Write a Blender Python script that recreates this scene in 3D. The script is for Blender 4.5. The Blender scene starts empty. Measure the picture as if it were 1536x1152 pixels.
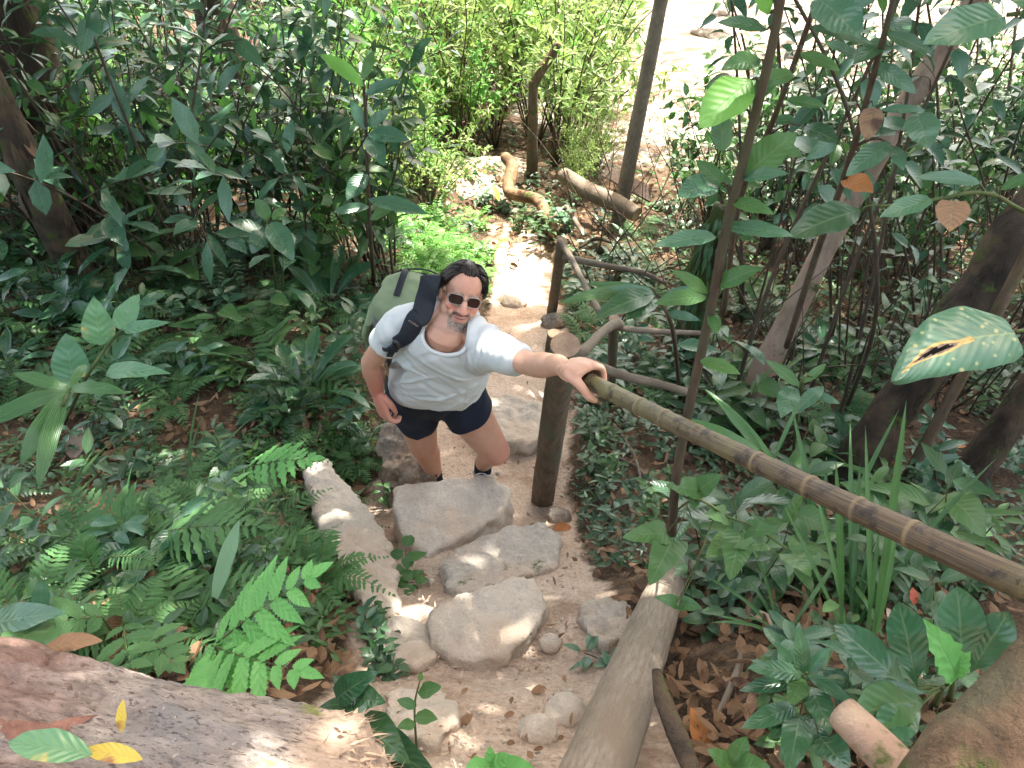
import bpy, bmesh, math, random
import numpy as np
from mathutils import Vector, Matrix, noise as mnoise

rng = np.random.default_rng(7)
random.seed(7)
sc = bpy.context.scene
COL = sc.collection
R = math.radians
CAM = np.array([0.0, 0.0, 3.0])
PITCH = R(38.0)
FPX = 1194.0
cF = np.array([0, math.cos(PITCH), -math.sin(PITCH)])
cU = np.array([0, math.sin(PITCH), math.cos(PITCH)])
cR = np.array([1.0, 0, 0])
UP = np.array([0, 0, 1.0])

def A(*v):
    return np.array(v, dtype=float)
def nz(v):
    v = np.asarray(v, float)
    return v / (np.linalg.norm(v, axis=-1, keepdims=True) + 1e-12)
def P(px, py, d):
    """the point seen at photo position (px, py) at depth d metres"""
    return CAM + d * (cF + (px - 768) / FPX * cR - (py - 576) / FPX * cU)
def sstep(a, b, x):
    t = np.clip((x - a) / (b - a), 0, 1)
    return t * t * (3 - 2 * t)

# ------------------------------------------------------------------ terrain shape
PY = [-30, -2, 0, .9, 1.1, 1.36, 1.66, 1.9, 2.1, 2.45, 2.8, 3.5, 5.5, 8, 12, 20, 120]
PZ = [4.0, 1.75, 1.40, 1.20, 1.08, .87, .76, .58, .45, .22, .08, -.05, -.45, -.80, -1.15, -1.4, -1.6]
CY = [-2, .9, 1.5, 2.4, 2.9, 3.7, 5.4, 6.5, 8.2, 11, 30]
CX = [-.1, -.04, -.06, -.2, -.23, 0, .12, .1, -.3, -.2, 0]
def path_dx(x, y):
    return x - np.interp(y, CY, CX)
def path_hw(y):
    return np.interp(y, [0, 1.2, 2.0, 2.8, 3.6, 5.5, 7, 9], [.40, .40, .40, .48, .34, .23, .18, .12])
def T(x, y):
    x = np.asarray(x, float); y = np.asarray(y, float)
    dx = path_dx(x, y); hw = path_hw(y)
    z = np.interp(y, PY, PZ)
    l = np.clip(-dx - hw, 0, None); r = np.clip(dx - hw, 0, None)
    near = 1 - sstep(6, 11, y)
    z = z + near * (.24 * sstep(0, .6, l) + .09 * np.minimum(l, 8))
    z = z + near * (.16 * sstep(0, .3, r) - .05 * np.minimum(r, 6))
    z = z + .035 * np.sin(x * 2.3 + 1.1) * np.sin(y * 2.9 + .4) + .02 * np.sin(x * 5.1 + y * 3.7)
    z = z + .32 * np.exp(-((x + .42) ** 2 + (y - 8.6) ** 2) / .5)
    return z
def G(px, py):
    """where the line of sight through photo position (px, py) meets the ground"""
    dv = cF + (px - 768) / FPX * cR - (py - 576) / FPX * cU
    a, b = .3, 60.0
    t = np.linspace(a, b, 2400)
    p = CAM + t[:, None] * dv
    h = p[:, 2] - T(p[:, 0], p[:, 1])
    k = np.argmax(h < 0)
    if k == 0: k = len(t) - 1
    t0, t1 = t[k - 1], t[k]
    for _ in range(20):
        m = (t0 + t1) / 2; q = CAM + m * dv
        if q[2] - T(q[0], q[1]) < 0: t1 = m
        else: t0 = m
    return CAM + t1 * dv
def on(x, y, dz=0):
    return A(x, y, float(T(x, y)) + dz)

# ------------------------------------------------------------------ mesh builder (quads, numpy)
class MB:
    def __init__(s):
        s.v = []; s.f = []; s.uv = []; s.r = []; s.m = []; s.n = 0
    def add(s, v, f, uv=None, rnd=0.5, mat=0):
        v = np.asarray(v, float).reshape(-1, 3); f = np.asarray(f, int).reshape(-1, 4)
        s.v.append(v); s.f.append(f + s.n); s.n += len(v)
        s.uv.append(np.zeros((len(v), 2)) if uv is None else np.asarray(uv, float).reshape(-1, 2))
        s.r.append(np.broadcast_to(np.asarray(rnd, float).reshape(-1), (len(v),)) if np.size(rnd) in (1, len(v)) else np.repeat(rnd, len(v) // len(rnd)))
        s.m.append(np.full(len(f), mat, int)); return s
    def mesh(s, name, mats, smooth=True, origin=(0, 0, 0)):
        me = bpy.data.meshes.new(name)
        v = np.concatenate(s.v) - np.asarray(origin, float); f = np.concatenate(s.f)
        me.vertices.add(len(v)); me.vertices.foreach_set('co', v.ravel())
        me.loops.add(f.size); me.loops.foreach_set('vertex_index', f.ravel().astype(np.int32))
        me.polygons.add(len(f)); me.polygons.foreach_set('loop_start', np.arange(0, f.size, 4, dtype=np.int32))
        me.polygons.foreach_set('material_index', np.concatenate(s.m).astype(np.int32))
        me.polygons.foreach_set('use_smooth', np.full(len(f), smooth))
        uv = np.concatenate(s.uv)
        l = me.uv_layers.new(name='UVMap'); l.data.foreach_set('uv', uv[f.ravel()].ravel())
        a = me.attributes.new('rnd', 'FLOAT', 'POINT'); a.data.foreach_set('value', np.concatenate(s.r))
        for m in (mats if isinstance(mats, (list, tuple)) else [mats]): me.materials.append(m)
        me.update(calc_edges=True)
        return me
    def build(s, name, mats, parent=None, smooth=True, origin=(0, 0, 0)):
        return link(name, s.mesh(name, mats, smooth, origin), parent)

def link(name, me, parent=None, loc=None):
    o = bpy.data.objects.new(name, me); COL.objects.link(o)
    if parent is not None: o.parent = parent
    if loc is not None: o.location = loc
    return o
def tag(o, label, cat, group=None, kind=None):
    if label: o['label'] = label
    if cat: o['category'] = cat
    if group: o['group'] = group
    if kind: o['kind'] = kind
    return o
def thing(name, loc, label, cat, group=None):
    o = bpy.data.objects.new(name, None); o.empty_display_size = .1
    COL.objects.link(o); o.location = tuple(loc)
    return tag(o, label, cat, group)
def copy_tree(o, parent=None):
    c = o.copy(); COL.objects.link(c); c.parent = parent
    for ch in list(o.children): copy_tree(ch, c)
    return c

# ------------------------------------------------------------------ shapes
def catmull(pts, n):
    pts = np.asarray(pts, float)
    if len(pts) < 3:
        t = np.linspace(0, 1, n)[:, None]; return pts[0] * (1 - t) + pts[-1] * t
    q = np.vstack([2 * pts[0] - pts[1], pts, 2 * pts[-1] - pts[-2]])
    out = []
    for u in np.linspace(0, len(pts) - 1 - 1e-9, n):
        i = int(u); t = u - i
        a, b, c, d = q[i], q[i + 1], q[i + 2], q[i + 3]
        out.append(.5 * (2 * b + (c - a) * t + (2 * a - 5 * b + 4 * c - d) * t * t + (3 * b - a - 3 * c + d) * t ** 3))
    return np.array(out)
def frames(pts, side=None):
    pts = np.asarray(pts, float)
    tg = nz(np.gradient(pts, axis=0))
    s = np.asarray(side, float) if side is not None else (A(1, 0, 0) if abs(tg[0][0]) < .8 else A(0, 1, 0))
    ss, us = [], []
    for t in tg:
        s = nz(s - t * np.dot(s, t)); ss.append(s); us.append(np.cross(t, s))
    return tg, np.array(ss), np.array(us)
def tube(mb, pts, rad, seg=8, mat=0, cap=True, n=None, side=None, flat=1.0, bump=0.0, rnd=.5, freq=7.0, vscale=1.0):
    """swept tube; rad: number, list (interpolated) ; flat: ratio of the second radius"""
    pts = np.asarray(pts, float)
    if n: pts = catmull(pts, n)
    k = len(pts)
    rad = np.interp(np.linspace(0, 1, k), np.linspace(0, 1, np.size(rad)), np.atleast_1d(rad)) if np.size(rad) > 1 else np.full(k, float(np.atleast_1d(rad)[0]))
    tg, S, U = frames(pts, side)
    if cap:
        pts = np.vstack([pts[:1], pts, pts[-1:]]); S = np.vstack([S[:1], S, S[-1:]]); U = np.vstack([U[:1], U, U[-1:]])
        rad = np.concatenate([[rad[0] * .02], rad, [rad[-1] * .02]])
    th = np.linspace(0, 2 * math.pi, seg, endpoint=False)
    rr = np.repeat(rad[:, None], seg, 1)
    if bump:
        for i in range(len(pts)):
            for j in range(seg):
                q = pts[i] * freq + (S[i] * math.cos(th[j]) + U[i] * math.sin(th[j])) * .6
                rr[i, j] *= 1 + bump * mnoise.noise(Vector(q)) + bump * .5 * mnoise.noise(Vector(q * 2.7))
    v = pts[:, None] + rr[..., None] * (np.cos(th)[None, :, None] * S[:, None] + flat * np.sin(th)[None, :, None] * U[:, None])
    m = len(pts)
    i = np.arange(m - 1)[:, None]; j = np.arange(seg)[None]
    f = np.stack([i * seg + j, i * seg + (j + 1) % seg, (i + 1) * seg + (j + 1) % seg, (i + 1) * seg + j], -1).reshape(-1, 4)
    ln = np.concatenate([[0], np.cumsum(np.linalg.norm(np.diff(pts, axis=0), axis=1))]) * vscale
    uv = np.stack([np.repeat(ln[:, None], seg, 1), np.repeat((th / (2 * math.pi))[None], m, 0)], -1)
    mb.add(v, f, uv, rnd, mat); return mb
def limb(mb, pts, rad, seg=16, n=14, side=None, flat=1.0, mat=0):
    """closed tapered limb with rounded ends"""
    c = catmull(pts, n); r = np.interp(np.linspace(0, 1, n), np.linspace(0, 1, len(rad)), rad)
    d0 = nz(c[0] - c[1]); d1 = nz(c[-1] - c[-2])
    e0 = [c[0] + d0 * r[0] * math.sin(a) for a in (1.5699, 1.45, 1.1, .7, .35)]; q0 = [r[0] * math.cos(a) for a in (1.5699, 1.45, 1.1, .7, .35)]
    e1 = [c[-1] + d1 * r[-1] * math.sin(a) for a in (.35, .7, 1.1, 1.45, 1.5699)]; q1 = [r[-1] * math.cos(a) for a in (.35, .7, 1.1, 1.45, 1.5699)]
    pts = np.vstack([e0, c, e1]); rr = np.concatenate([q0, r, q1])
    k = len(pts); tg, S, U = frames(pts, side)
    th = np.linspace(0, 2 * math.pi, seg, endpoint=False)
    v = pts[:, None] + rr[:, None, None] * (np.cos(th)[None, :, None] * S[:, None] + flat * np.sin(th)[None, :, None] * U[:, None])
    i = np.arange(k - 1)[:, None]; j = np.arange(seg)[None]
    f = np.stack([i * seg + j, i * seg + (j + 1) % seg, (i + 1) * seg + (j + 1) % seg, (i + 1) * seg + j], -1).reshape(-1, 4)
    mb.add(v, f, None, .5, mat)
def loft(mb, rings, seg=28, mat=0, power=2.0, n=None):
    """rings: (centre, side half-axis vector, front half-axis vector); closed by tiny end rings"""
    C_ = np.array([r[0] for r in rings], float); S_ = np.array([r[1] for r in rings], float); F_ = np.array([r[2] for r in rings], float)
    if n: C_, S_, F_ = catmull(C_, n), catmull(S_, n), catmull(F_, n)
    C_ = np.vstack([C_[:1], C_, C_[-1:]]); S_ = np.vstack([S_[:1] * .02, S_, S_[-1:] * .02]); F_ = np.vstack([F_[:1] * .02, F_, F_[-1:] * .02])
    th = np.linspace(0, 2 * math.pi, seg, endpoint=False)
    c = np.sign(np.cos(th)) * np.abs(np.cos(th)) ** (2 / power); s = np.sign(np.sin(th)) * np.abs(np.sin(th)) ** (2 / power)
    v = C_[:, None] + c[None, :, None] * S_[:, None] + s[None, :, None] * F_[:, None]
    k = len(C_); i = np.arange(k - 1)[:, None]; j = np.arange(seg)[None]
    f = np.stack([i * seg + j, i * seg + (j + 1) % seg, (i + 1) * seg + (j + 1) % seg, (i + 1) * seg + j], -1).reshape(-1, 4)
    mb.add(v, f, None, .5, mat)
def ell(mb, c, rad, M=None, seg=18, rings=12, mat=0):
    ph = np.linspace(.03, math.pi - .03, rings); th = np.linspace(0, 2 * math.pi, seg, endpoint=False)
    v = np.stack([np.sin(ph)[:, None] * np.cos(th)[None], np.sin(ph)[:, None] * np.sin(th)[None], np.repeat(np.cos(ph)[:, None], seg, 1)], -1) * np.asarray(rad, float)
    if M is not None: v = v @ np.asarray(M, float).T
    v = v + np.asarray(c, float)
    i = np.arange(rings - 1)[:, None]; j = np.arange(seg)[None]
    f = np.stack([i * seg + j, (i + 1) * seg + j, (i + 1) * seg + (j + 1) % seg, i * seg + (j + 1) % seg], -1).reshape(-1, 4)
    mb.add(v, f, None, .5, mat)

# leaf outlines: width along the leaf, t in 0..1
def prof(kind, t):
    if kind == 'ellip': w = np.sin(math.pi * t ** .9) ** .8
    elif kind == 'ovate': w = np.sin(math.pi * t ** .62) ** .85
    elif kind == 'obov': w = np.sin(math.pi * t ** 1.5) ** .75
    elif kind == 'lance': w = np.sin(math.pi * t ** .75)
    elif kind == 'strap': w = np.minimum(1, (1 - t) * 3.2) ** .7 * np.minimum(1, .45 + t * 1.6)
    elif kind == 'heart': w = np.sin(math.pi * (t * .93 + .07) ** .5) ** .7
    elif kind == 'serr':
        w = np.sin(math.pi * (.14 + .86 * t) ** .8) * np.where(np.arange(len(t)) % 2 == 0, 1.0, .55)
    elif kind == 'lobe':
        w = np.minimum(1, .62 + .5 * np.sin(math.pi * t)) * np.minimum(1, (1 - t) * 2.0) ** .7 * np.where(np.arange(len(t)) % 2 == 0, 1.0, .78)
    return np.maximum(w, .012)
def leaves(mb, base, d, n, L, W, kind='ellip', curl=.5, fold=.18, ns=4, mat=0, rnd=None, wave=0.0):
    base = np.atleast_2d(base).astype(float); N = len(base)
    d = nz(np.broadcast_to(np.atleast_2d(d), (N, 3))); n = np.broadcast_to(np.atleast_2d(n), (N, 3))
    n = nz(n - d * np.sum(n * d, 1, keepdims=True)); s = np.cross(d, n)
    L = np.broadcast_to(np.asarray(L, float), (N,)); W = np.broadcast_to(np.asarray(W, float), (N,))
    c = np.broadcast_to(np.asarray(curl, float), (N,)); c = np.where(np.abs(c) < 1e-3, 1e-3, c)
    t = np.linspace(0, 1, ns + 1)
    w = prof(kind, t)[None] * W[:, None] / 2
    a = c[:, None] * t[None]
    ctr = base[:, None] + L[:, None, None] * (d[:, None] * (np.sin(a) / c[:, None])[..., None] - n[:, None] * ((1 - np.cos(a)) / c[:, None])[..., None])
    nt = n[:, None] * np.cos(a)[..., None] + d[:, None] * np.sin(a)[..., None]
    fo = np.broadcast_to(np.asarray(fold, float), (N,))[:, None, None]
    lift = nt * w[..., None] * fo * 2
    if wave:
        ph = rng.uniform(0, 6.28, (N, 1))
        lift = lift + nt * (wave * W[:, None] * np.sin(t[None] * 17 + ph))[..., None]
    side = s[:, None] * w[..., None]
    v = np.stack([ctr - side + lift, ctr, ctr + side + lift], 2)
    k = 3 * (ns + 1)
    i = np.arange(ns)
    q = np.concatenate([np.stack([3 * i, 3 * i + 1, 3 * i + 4, 3 * i + 3], 1), np.stack([3 * i + 1, 3 * i + 2, 3 * i + 5, 3 * i + 4], 1)])
    f = (np.arange(N) * k)[:, None, None] + q[None]
    uv = np.broadcast_to(np.stack([np.repeat(t[:, None], 3, 1), np.broadcast_to(A(0, .5, 1), (ns + 1, 3))], -1)[None], (N, ns + 1, 3, 2))
    r = rng.random(N) if rnd is None else np.broadcast_to(np.asarray(rnd, float), (N,))
    mb.add(v.reshape(-1, 3), f.reshape(-1, 4), uv.reshape(-1, 2), np.repeat(r, k), mat)

def remeshed(mb, name, mats, voxel, smooth=2, origin=(0, 0, 0)):
    """voxel union of all shells in mb as one continuous mesh"""
    me = mb.mesh(name + '_tmp', mats)
    o = link(name + '_tmp', me)
    m = o.modifiers.new('r', 'REMESH'); m.mode = 'VOXEL'; m.voxel_size = voxel; m.use_smooth_shade = True
    if smooth:
        q = o.modifiers.new('s', 'SMOOTH'); q.factor = .5; q.iterations = smooth
    dg = bpy.context.evaluated_depsgraph_get()
    out = bpy.data.meshes.new_from_object(o.evaluated_get(dg))
    bpy.data.objects.remove(o); bpy.data.meshes.remove(me)
    out.name = name
    out.materials.clear()
    for mm in (mats if isinstance(mats, (list, tuple)) else [mats]): out.materials.append(mm)
    return out
def co_of(me):
    c = np.empty(len(me.vertices) * 3); me.vertices.foreach_get('co', c); return c.reshape(-1, 3)
def no_of(me):
    c = np.empty(len(me.vertices) * 3); me.vertices.foreach_get('normal', c); return c.reshape(-1, 3)
def set_co(me, c):
    me.vertices.foreach_set('co', np.asarray(c, float).ravel()); me.update()
def fattr(me, name, val):
    a = me.attributes.get(name) or me.attributes.new(name, 'FLOAT', 'POINT')
    a.data.foreach_set('value', np.asarray(val, float))
def smooth_shade(me):
    me.polygons.foreach_set('use_smooth', np.ones(len(me.polygons), bool)); me.update()
def fbm(q, o=4):
    return mnoise.fractal(Vector(q), 1.0, 2.0, o)

# ------------------------------------------------------------------ materials
class NT:
    def __init__(s, name):
        s.m = bpy.data.materials.new(name); s.m.use_nodes = True; s.t = s.m.node_tree
        s.t.nodes.clear(); s.out = s.N('ShaderNodeOutputMaterial')
    def N(s, k, **kw):
        n = s.t.nodes.new(k)
        for a, b in kw.items():
            if hasattr(n, a) and not isinstance(b, dict): setattr(n, a, b)
        return n
    def L(s, a, b): s.t.links.new(a, b)
    def val(s, sock, v):
        if isinstance(v, bpy.types.NodeSocket): s.L(v, sock)
        elif isinstance(v, (tuple, list)) and len(v) == 3 and sock.type == 'RGBA': sock.default_value = (*v, 1)
        else: sock.default_value = v
    def math(s, op, a, b=0.0, c=None):
        n = s.N('ShaderNodeMath', operation=op); s.val(n.inputs[0], a); s.val(n.inputs[1], b)
        if c is not None: s.val(n.inputs[2], c)
        return n.outputs[0]
    def mix(s, f, a, b, mode='MIX'):
        n = s.N('ShaderNodeMix', data_type='RGBA', blend_type=mode)
        s.val(n.inputs[0], f); s.val(n.inputs[6], a); s.val(n.inputs[7], b); return n.outputs[2]
    def ramp(s, f, stops):
        n = s.N('ShaderNodeValToRGB'); s.val(n.inputs[0], f); e = n.color_ramp.elements
        while len(e) < len(stops): e.new(.5)
        for k, (p, c) in enumerate(stops):
            e[k].position = p; e[k].color = (*c, 1) if isinstance(c, (tuple, list)) else (c, c, c, 1)
        return n.outputs[0]
    def attr(s, name): return s.N('ShaderNodeAttribute', attribute_name=name).outputs['Fac']
    def coord(s, k='Object'): return s.N('ShaderNodeTexCoord').outputs[k]
    def map(s, v, scale=(1, 1, 1), loc=(0, 0, 0)):
        n = s.N('ShaderNodeMapping'); s.L(v, n.inputs[0]); n.inputs['Scale'].default_value = scale; n.inputs['Location'].default_value = loc; return n.outputs[0]
    def noise(s, v, scale, detail=4, rough=.55, out='Fac', dist=0):
        n = s.N('ShaderNodeTexNoise'); s.L(v, n.inputs['Vector']); s.val(n.inputs['Scale'], scale); s.val(n.inputs['Detail'], detail); s.val(n.inputs['Roughness'], rough); s.val(n.inputs['Distortion'], dist)
        return n.outputs[out]
    def vor(s, v, scale, out='Distance', feature='F1'):
        n = s.N('ShaderNodeTexVoronoi', feature=feature); s.L(v, n.inputs['Vector']); s.val(n.inputs['Scale'], scale); return n.outputs[out]
    def bump(s, h, strength=.5, dist=.01, nrm=None):
        n = s.N('ShaderNodeBump'); s.L(h, n.inputs['Height']); n.inputs['Strength'].default_value = strength; n.inputs['Distance'].default_value = dist
        if nrm is not None: s.L(nrm, n.inputs['Normal'])
        return n.outputs[0]
    def bsdf(s, col, rough=.6, spec=.4, nrm=None, **kw):
        b = s.N('ShaderNodeBsdfPrincipled'); s.val(b.inputs['Base Color'], col); s.val(b.inputs['Roughness'], rough); s.val(b.inputs['Specular IOR Level'], spec)
        if nrm is not None: s.L(nrm, b.inputs['Normal'])
        for k, v in kw.items(): s.val(b.inputs[k.replace('_', ' ')], v)
        return b.outputs[0]
    def done(s, sh):
        s.L(sh, s.out.inputs[0]); return s.m

def leaf_mat(name, c0, c1, rough=.38, trans=.3, spec=.5, vein=9.0, spots=None, dead=False, tr_col=None, line=0.0, bumpy=.35):
    n = NT(name)
    r = n.attr('rnd'); ob = n.N('ShaderNodeObjectInfo').outputs['Random']
    f = n.math('ADD', n.math('MULTIPLY', r, .7), n.math('MULTIPLY', ob, .3))
    col = n.mix(f, c0, c1)
    uv = n.N('ShaderNodeUVMap').outputs[0]
    sep = n.N('ShaderNodeSeparateXYZ'); n.L(uv, sep.inputs[0])
    u, v = sep.outputs[0], sep.outputs[1]
    av = n.math('ABSOLUTE', n.math('SUBTRACT', v, .5))
    if vein > 0:
        ph = n.math('MULTIPLY', n.math('ADD', n.math('SUBTRACT', u, n.math('MULTIPLY', av, .45)), n.math('MULTIPLY', n.noise(n.coord(), 14, 2), .10)), vein * 6.283)
        wv = n.math('SINE', ph)
        vl = n.ramp(wv, [(.78, 0.0), (.98, 1.0)])
    else:
        wv = n.math('SINE', n.math('MULTIPLY', v, 6.283 * 9)); vl = n.ramp(wv, [(.6, 0.0), (1.0, 1.0)])
    mid = n.ramp(av, [(.012, 1.0), (.035, 0.0)])
    lighter = n.mix(.5, col, (.22, .30, .14))
    col = n.mix(n.math('MULTIPLY', vl, .05 + line), col, lighter)
    col = n.mix(n.math('MULTIPLY', mid, .6), col, lighter)
    ow = n.coord('Object')
    nn = n.noise(ow, 22, 3)
    col = n.mix(n.math('MULTIPLY', nn, .5), col, n.mix(.5, col, c0))
    if spots:
        sp = n.noise(ow, spots[1], 3, .6)
        col = n.mix(n.ramp(sp, [(spots[2], 0.0), (spots[2] + .06, 1.0)]), col, spots[0])
    h = n.math('ADD', n.math('MULTIPLY', wv, .5), n.math('MULTIPLY', mid, -1.2))
    nrm = n.bump(n.math('ADD', h, n.math('MULTIPLY', nn, 1.2)), bumpy, .004)
    rr = n.math('ADD', rough, n.math('MULTIPLY', n.math('SUBTRACT', nn, .5), .25))
    b = n.bsdf(col, rr, spec, nrm)
    tl = n.N('ShaderNodeBsdfTranslucent'); n.L(n.mix(.55, col, tr_col) if tr_col else col, tl.inputs[0]); n.L(nrm, tl.inputs[1])
    mx = n.N('ShaderNodeMixShader'); mx.inputs[0].default_value = trans; n.L(b, mx.inputs[1]); n.L(tl.outputs[0], mx.inputs[2])
    return n.done(mx.outputs[0])

def bark_mat(name, c0, c1, c2=None, stretch=(6, 6, 1.2), scale=6, rough=.85, bump=.6, moss=0.0, use_uv=False, spec=.2):
    n = NT(name)
    if use_uv:
        uv = n.N('ShaderNodeUVMap').outputs[0]; v = n.map(uv, stretch)
    else: v = n.map(n.coord(), stretch)
    a = n.noise(v, scale, 6, .62); b = n.noise(n.coord(), 5, 3)
    col = n.mix(n.ramp(a, [(.3, 0.0), (.7, 1.0)]), c0, c1)
    if c2: col = n.mix(n.ramp(b, [(.48, 0.0), (.62, 1.0)]), col, c2)
    if moss:
        mm = n.noise(n.coord(), 9, 5, .65)
        col = n.mix(n.ramp(mm, [(.62 - moss * .3, 0.0), (.7 - moss * .3, 1.0)]), col, (.06, .085, .02))
    fine = n.noise(v, scale * 4, 5, .7)
    nrm = n.bump(n.math('ADD', a, n.math('MULTIPLY', fine, .5)), bump, .02)
    return n.done(n.bsdf(col, rough, spec, nrm))
# ------------------------------------------------------------------ leaf and bark materials
M = {}
M['leaf_dark'] = leaf_mat('leaf_dark', (0.023, 0.067, 0.031), (0.049, 0.123, 0.042), .34, .25, bumpy=.16)
M['leaf_mid'] = leaf_mat('leaf_mid', (0.044, 0.125, 0.038), (0.097, 0.205, 0.054), .4, .35, bumpy=.16)
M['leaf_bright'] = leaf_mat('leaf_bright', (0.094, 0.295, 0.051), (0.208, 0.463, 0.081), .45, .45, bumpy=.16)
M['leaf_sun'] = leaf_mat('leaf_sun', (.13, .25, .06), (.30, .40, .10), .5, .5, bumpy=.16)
M['leaf_gloss'] = leaf_mat('leaf_gloss', (0.026, 0.089, 0.042), (0.053, 0.135, 0.058), .24, .2, .6, bumpy=.16)
M['leaf_spot'] = leaf_mat('leaf_spot', (0.091, 0.221, 0.117), (0.143, 0.299, 0.130), .36, .25, .5, 7, ((.50, .38, .10), 9, .60))
M['leaf_teal'] = leaf_mat('leaf_teal', (0.044, 0.121, 0.068), (0.079, 0.180, 0.092), .3, .22, .6, 11, None, bumpy=.16)
M['fern'] = leaf_mat('fern', (0.046, 0.138, 0.045), (0.106, 0.238, 0.075), .5, .35, .35, 0)
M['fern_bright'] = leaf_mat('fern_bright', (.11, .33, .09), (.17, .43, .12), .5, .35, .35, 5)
M['strap'] = leaf_mat('strap', (0.044, 0.127, 0.037), (0.088, 0.205, 0.058), .36, .25, .5, 0)
M['strap_stripe'] = leaf_mat('strap_stripe', (.20, .36, .22), (.26, .42, .28), .4, .2, .5, 0, None, line=.6)
M['dead'] = leaf_mat('dead', (.13, .075, .04), (.36, .22, .13), .7, .12, .25, 8, ((.09, .05, .035), 7, .58))
M['dead_pale'] = leaf_mat('dead_pale', (.42, .30, .22), (.58, .46, .36), .6, .1, .3, 8)
M['dead_orange'] = leaf_mat('dead_orange', (.35, .12, .04), (.5, .22, .07), .6, .15, .3, 8)
M['yellow'] = leaf_mat('yellow_leaf', (.48, .36, .05), (.6, .5, .12), .5, .3, .4, 8, ((.28, .14, .06), 12, .56))
M['red'] = leaf_mat('red_leaf', (.42, .07, .04), (.5, .14, .08), .5, .2, .4, 8)
M['stem'] = bark_mat('stem', (.05, .075, .025), (.10, .12, .045), None, (4, 4, 1), 8, .6, .2)
M['stem_brown'] = bark_mat('stem_brown', (.045, .032, .024), (.11, .08, .055), (.075, .07, .045), (5, 5, 1), 9, .8, .4)
M['bark_dark'] = bark_mat('bark_dark', (.018, .014, .011), (.075, .055, .04), (.10, .07, .045), (3, 3, .5), 4, .9, 1.0, .2)
M['bark_brown'] = bark_mat('bark_brown', (.06, .04, .026), (.19, .125, .08), (.10, .09, .06), (4, 4, .8), 5, .85, .8, .25)
M['bark_pale'] = bark_mat('bark_pale', (.17, .12, .085), (.36, .28, .21), (.30, .20, .15), (3, 3, 1), 4, .8, .5, .1)
M['bark_warm'] = bark_mat('bark_warm', (.16, .095, .05), (.34, .22, .13), (.12, .07, .045), (5, 5, 5), 3.2, .75, .7, .15)
M['post'] = bark_mat('post', (.10, .075, .052), (.21, .16, .115), (.12, .12, .085), (9, 9, .7), 5, .85, .5)
M['cut_wood'] = bark_mat('cut_wood', (.36, .23, .14), (.52, .38, .25), (.3, .2, .14), (6, 6, 6), 8, .8, .4)
M['pole'] = bark_mat('pole', (.13, .105, .078), (.26, .21, .16), (.14, .11, .08), (4, 6, 1), 6, .7, .4, use_uv=True)
M['log_pale'] = bark_mat('log_pale', (.22, .175, .13), (.40, .34, .27), (.27, .215, .16), (3.2, 8, 1), 5, .75, .8, use_uv=True)
M['bamboo'] = None

def bamboo_mat():
    n = NT('bamboo')
    uv = n.N('ShaderNodeUVMap').outputs[0]
    o = n.coord()
    a = n.noise(n.map(uv, (1.2, 7, 1)), 5, 6, .65); b = n.noise(o, 4, 3); c = n.noise(o, 26, 5, .7)
    col = n.mix(n.ramp(a, [(.35, 0.0), (.68, 1.0)]), (.038, .027, .020), (.15, .105, .062))
    col = n.mix(n.ramp(b, [(.5, 0.0), (.68, 1.0)]), col, (.135, .12, .05))
    col = n.mix(n.ramp(c, [(.52, 0.0), (.62, 1.0)]), col, (.035, .025, .020))
    col = n.mix(n.ramp(n.attr('rnd'), [(.6, 0.0), (.9, 1.0)]), col, (.185, .135, .072))
    nrm = n.bump(n.math('ADD', a, c), .3, .01)
    return n.done(n.bsdf(col, .5, .4, nrm))
M['bamboo'] = bamboo_mat()

def soil_mat():
    n = NT('forest_soil')
    o = n.coord()
    big = n.noise(o, 1.7, 6, .6); mid = n.noise(o, 9, 6, .68); fine = n.noise(o, 60, 6, .75); gr = n.vor(o, 75)
    humus = n.mix(n.ramp(mid, [(.3, 0.0), (.7, 1.0)]), (.030, .021, .014), (.11, .072, .045))
    humus = n.mix(n.ramp(fine, [(.5, 0.0), (.75, 1.0)]), humus, (.17, .115, .075))
    clay = n.mix(n.ramp(mid, [(.32, 0.0), (.68, 1.0)]), (.42, .305, .225), (.57, .46, .365))
    clay = n.mix(n.ramp(big, [(.42, 0.0), (.66, 1.0)]), clay, (.52, .43, .35))
    clay = n.mix(n.ramp(fine, [(.46, 0.0), (.62, 1.0)]), clay, n.mix(.5, clay, (.22, .14, .09)))
    clay = n.mix(n.ramp(gr, [(.05, 1.0), (.16, 0.0)]), clay, (.55, .46, .36))
    clay = n.mix(n.ramp(n.noise(o, 2.6, 6, .72), [(.54, 0.0), (.66, .75)]), clay, (.25, .165, .11))
    edge = n.math('ADD', n.attr('path'), n.math('MULTIPLY', n.math('SUBTRACT', mid, .5), .9))
    col = n.mix(n.ramp(edge, [(.38, 0.0), (.62, 1.0)]), humus, clay)
    sand = n.mix(n.ramp(mid, [(.35, 0.0), (.65, 1.0)]), (.19, .16, .135), (.33, .29, .25))
    sand = n.mix(n.ramp(n.noise(n.map(o, (1, 2.6, 1)), 1.6, 6, .75), [(.47, 0.0), (.56, 1.0)]), sand, (.10, .065, .045))
    es = n.math('ADD', n.attr('sand'), n.math('MULTIPLY', n.math('SUBTRACT', big, .5), .7))
    col = n.mix(n.ramp(es, [(.4, 0.0), (.6, 1.0)]), col, sand)
    h = n.math('ADD', n.math('MULTIPLY', mid, .8), n.math('ADD', n.math('MULTIPLY', fine, .35), n.math('MULTIPLY', gr, -.25)))
    return n.done(n.bsdf(col, .92, .15, n.bump(h, .8, .03)))
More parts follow.
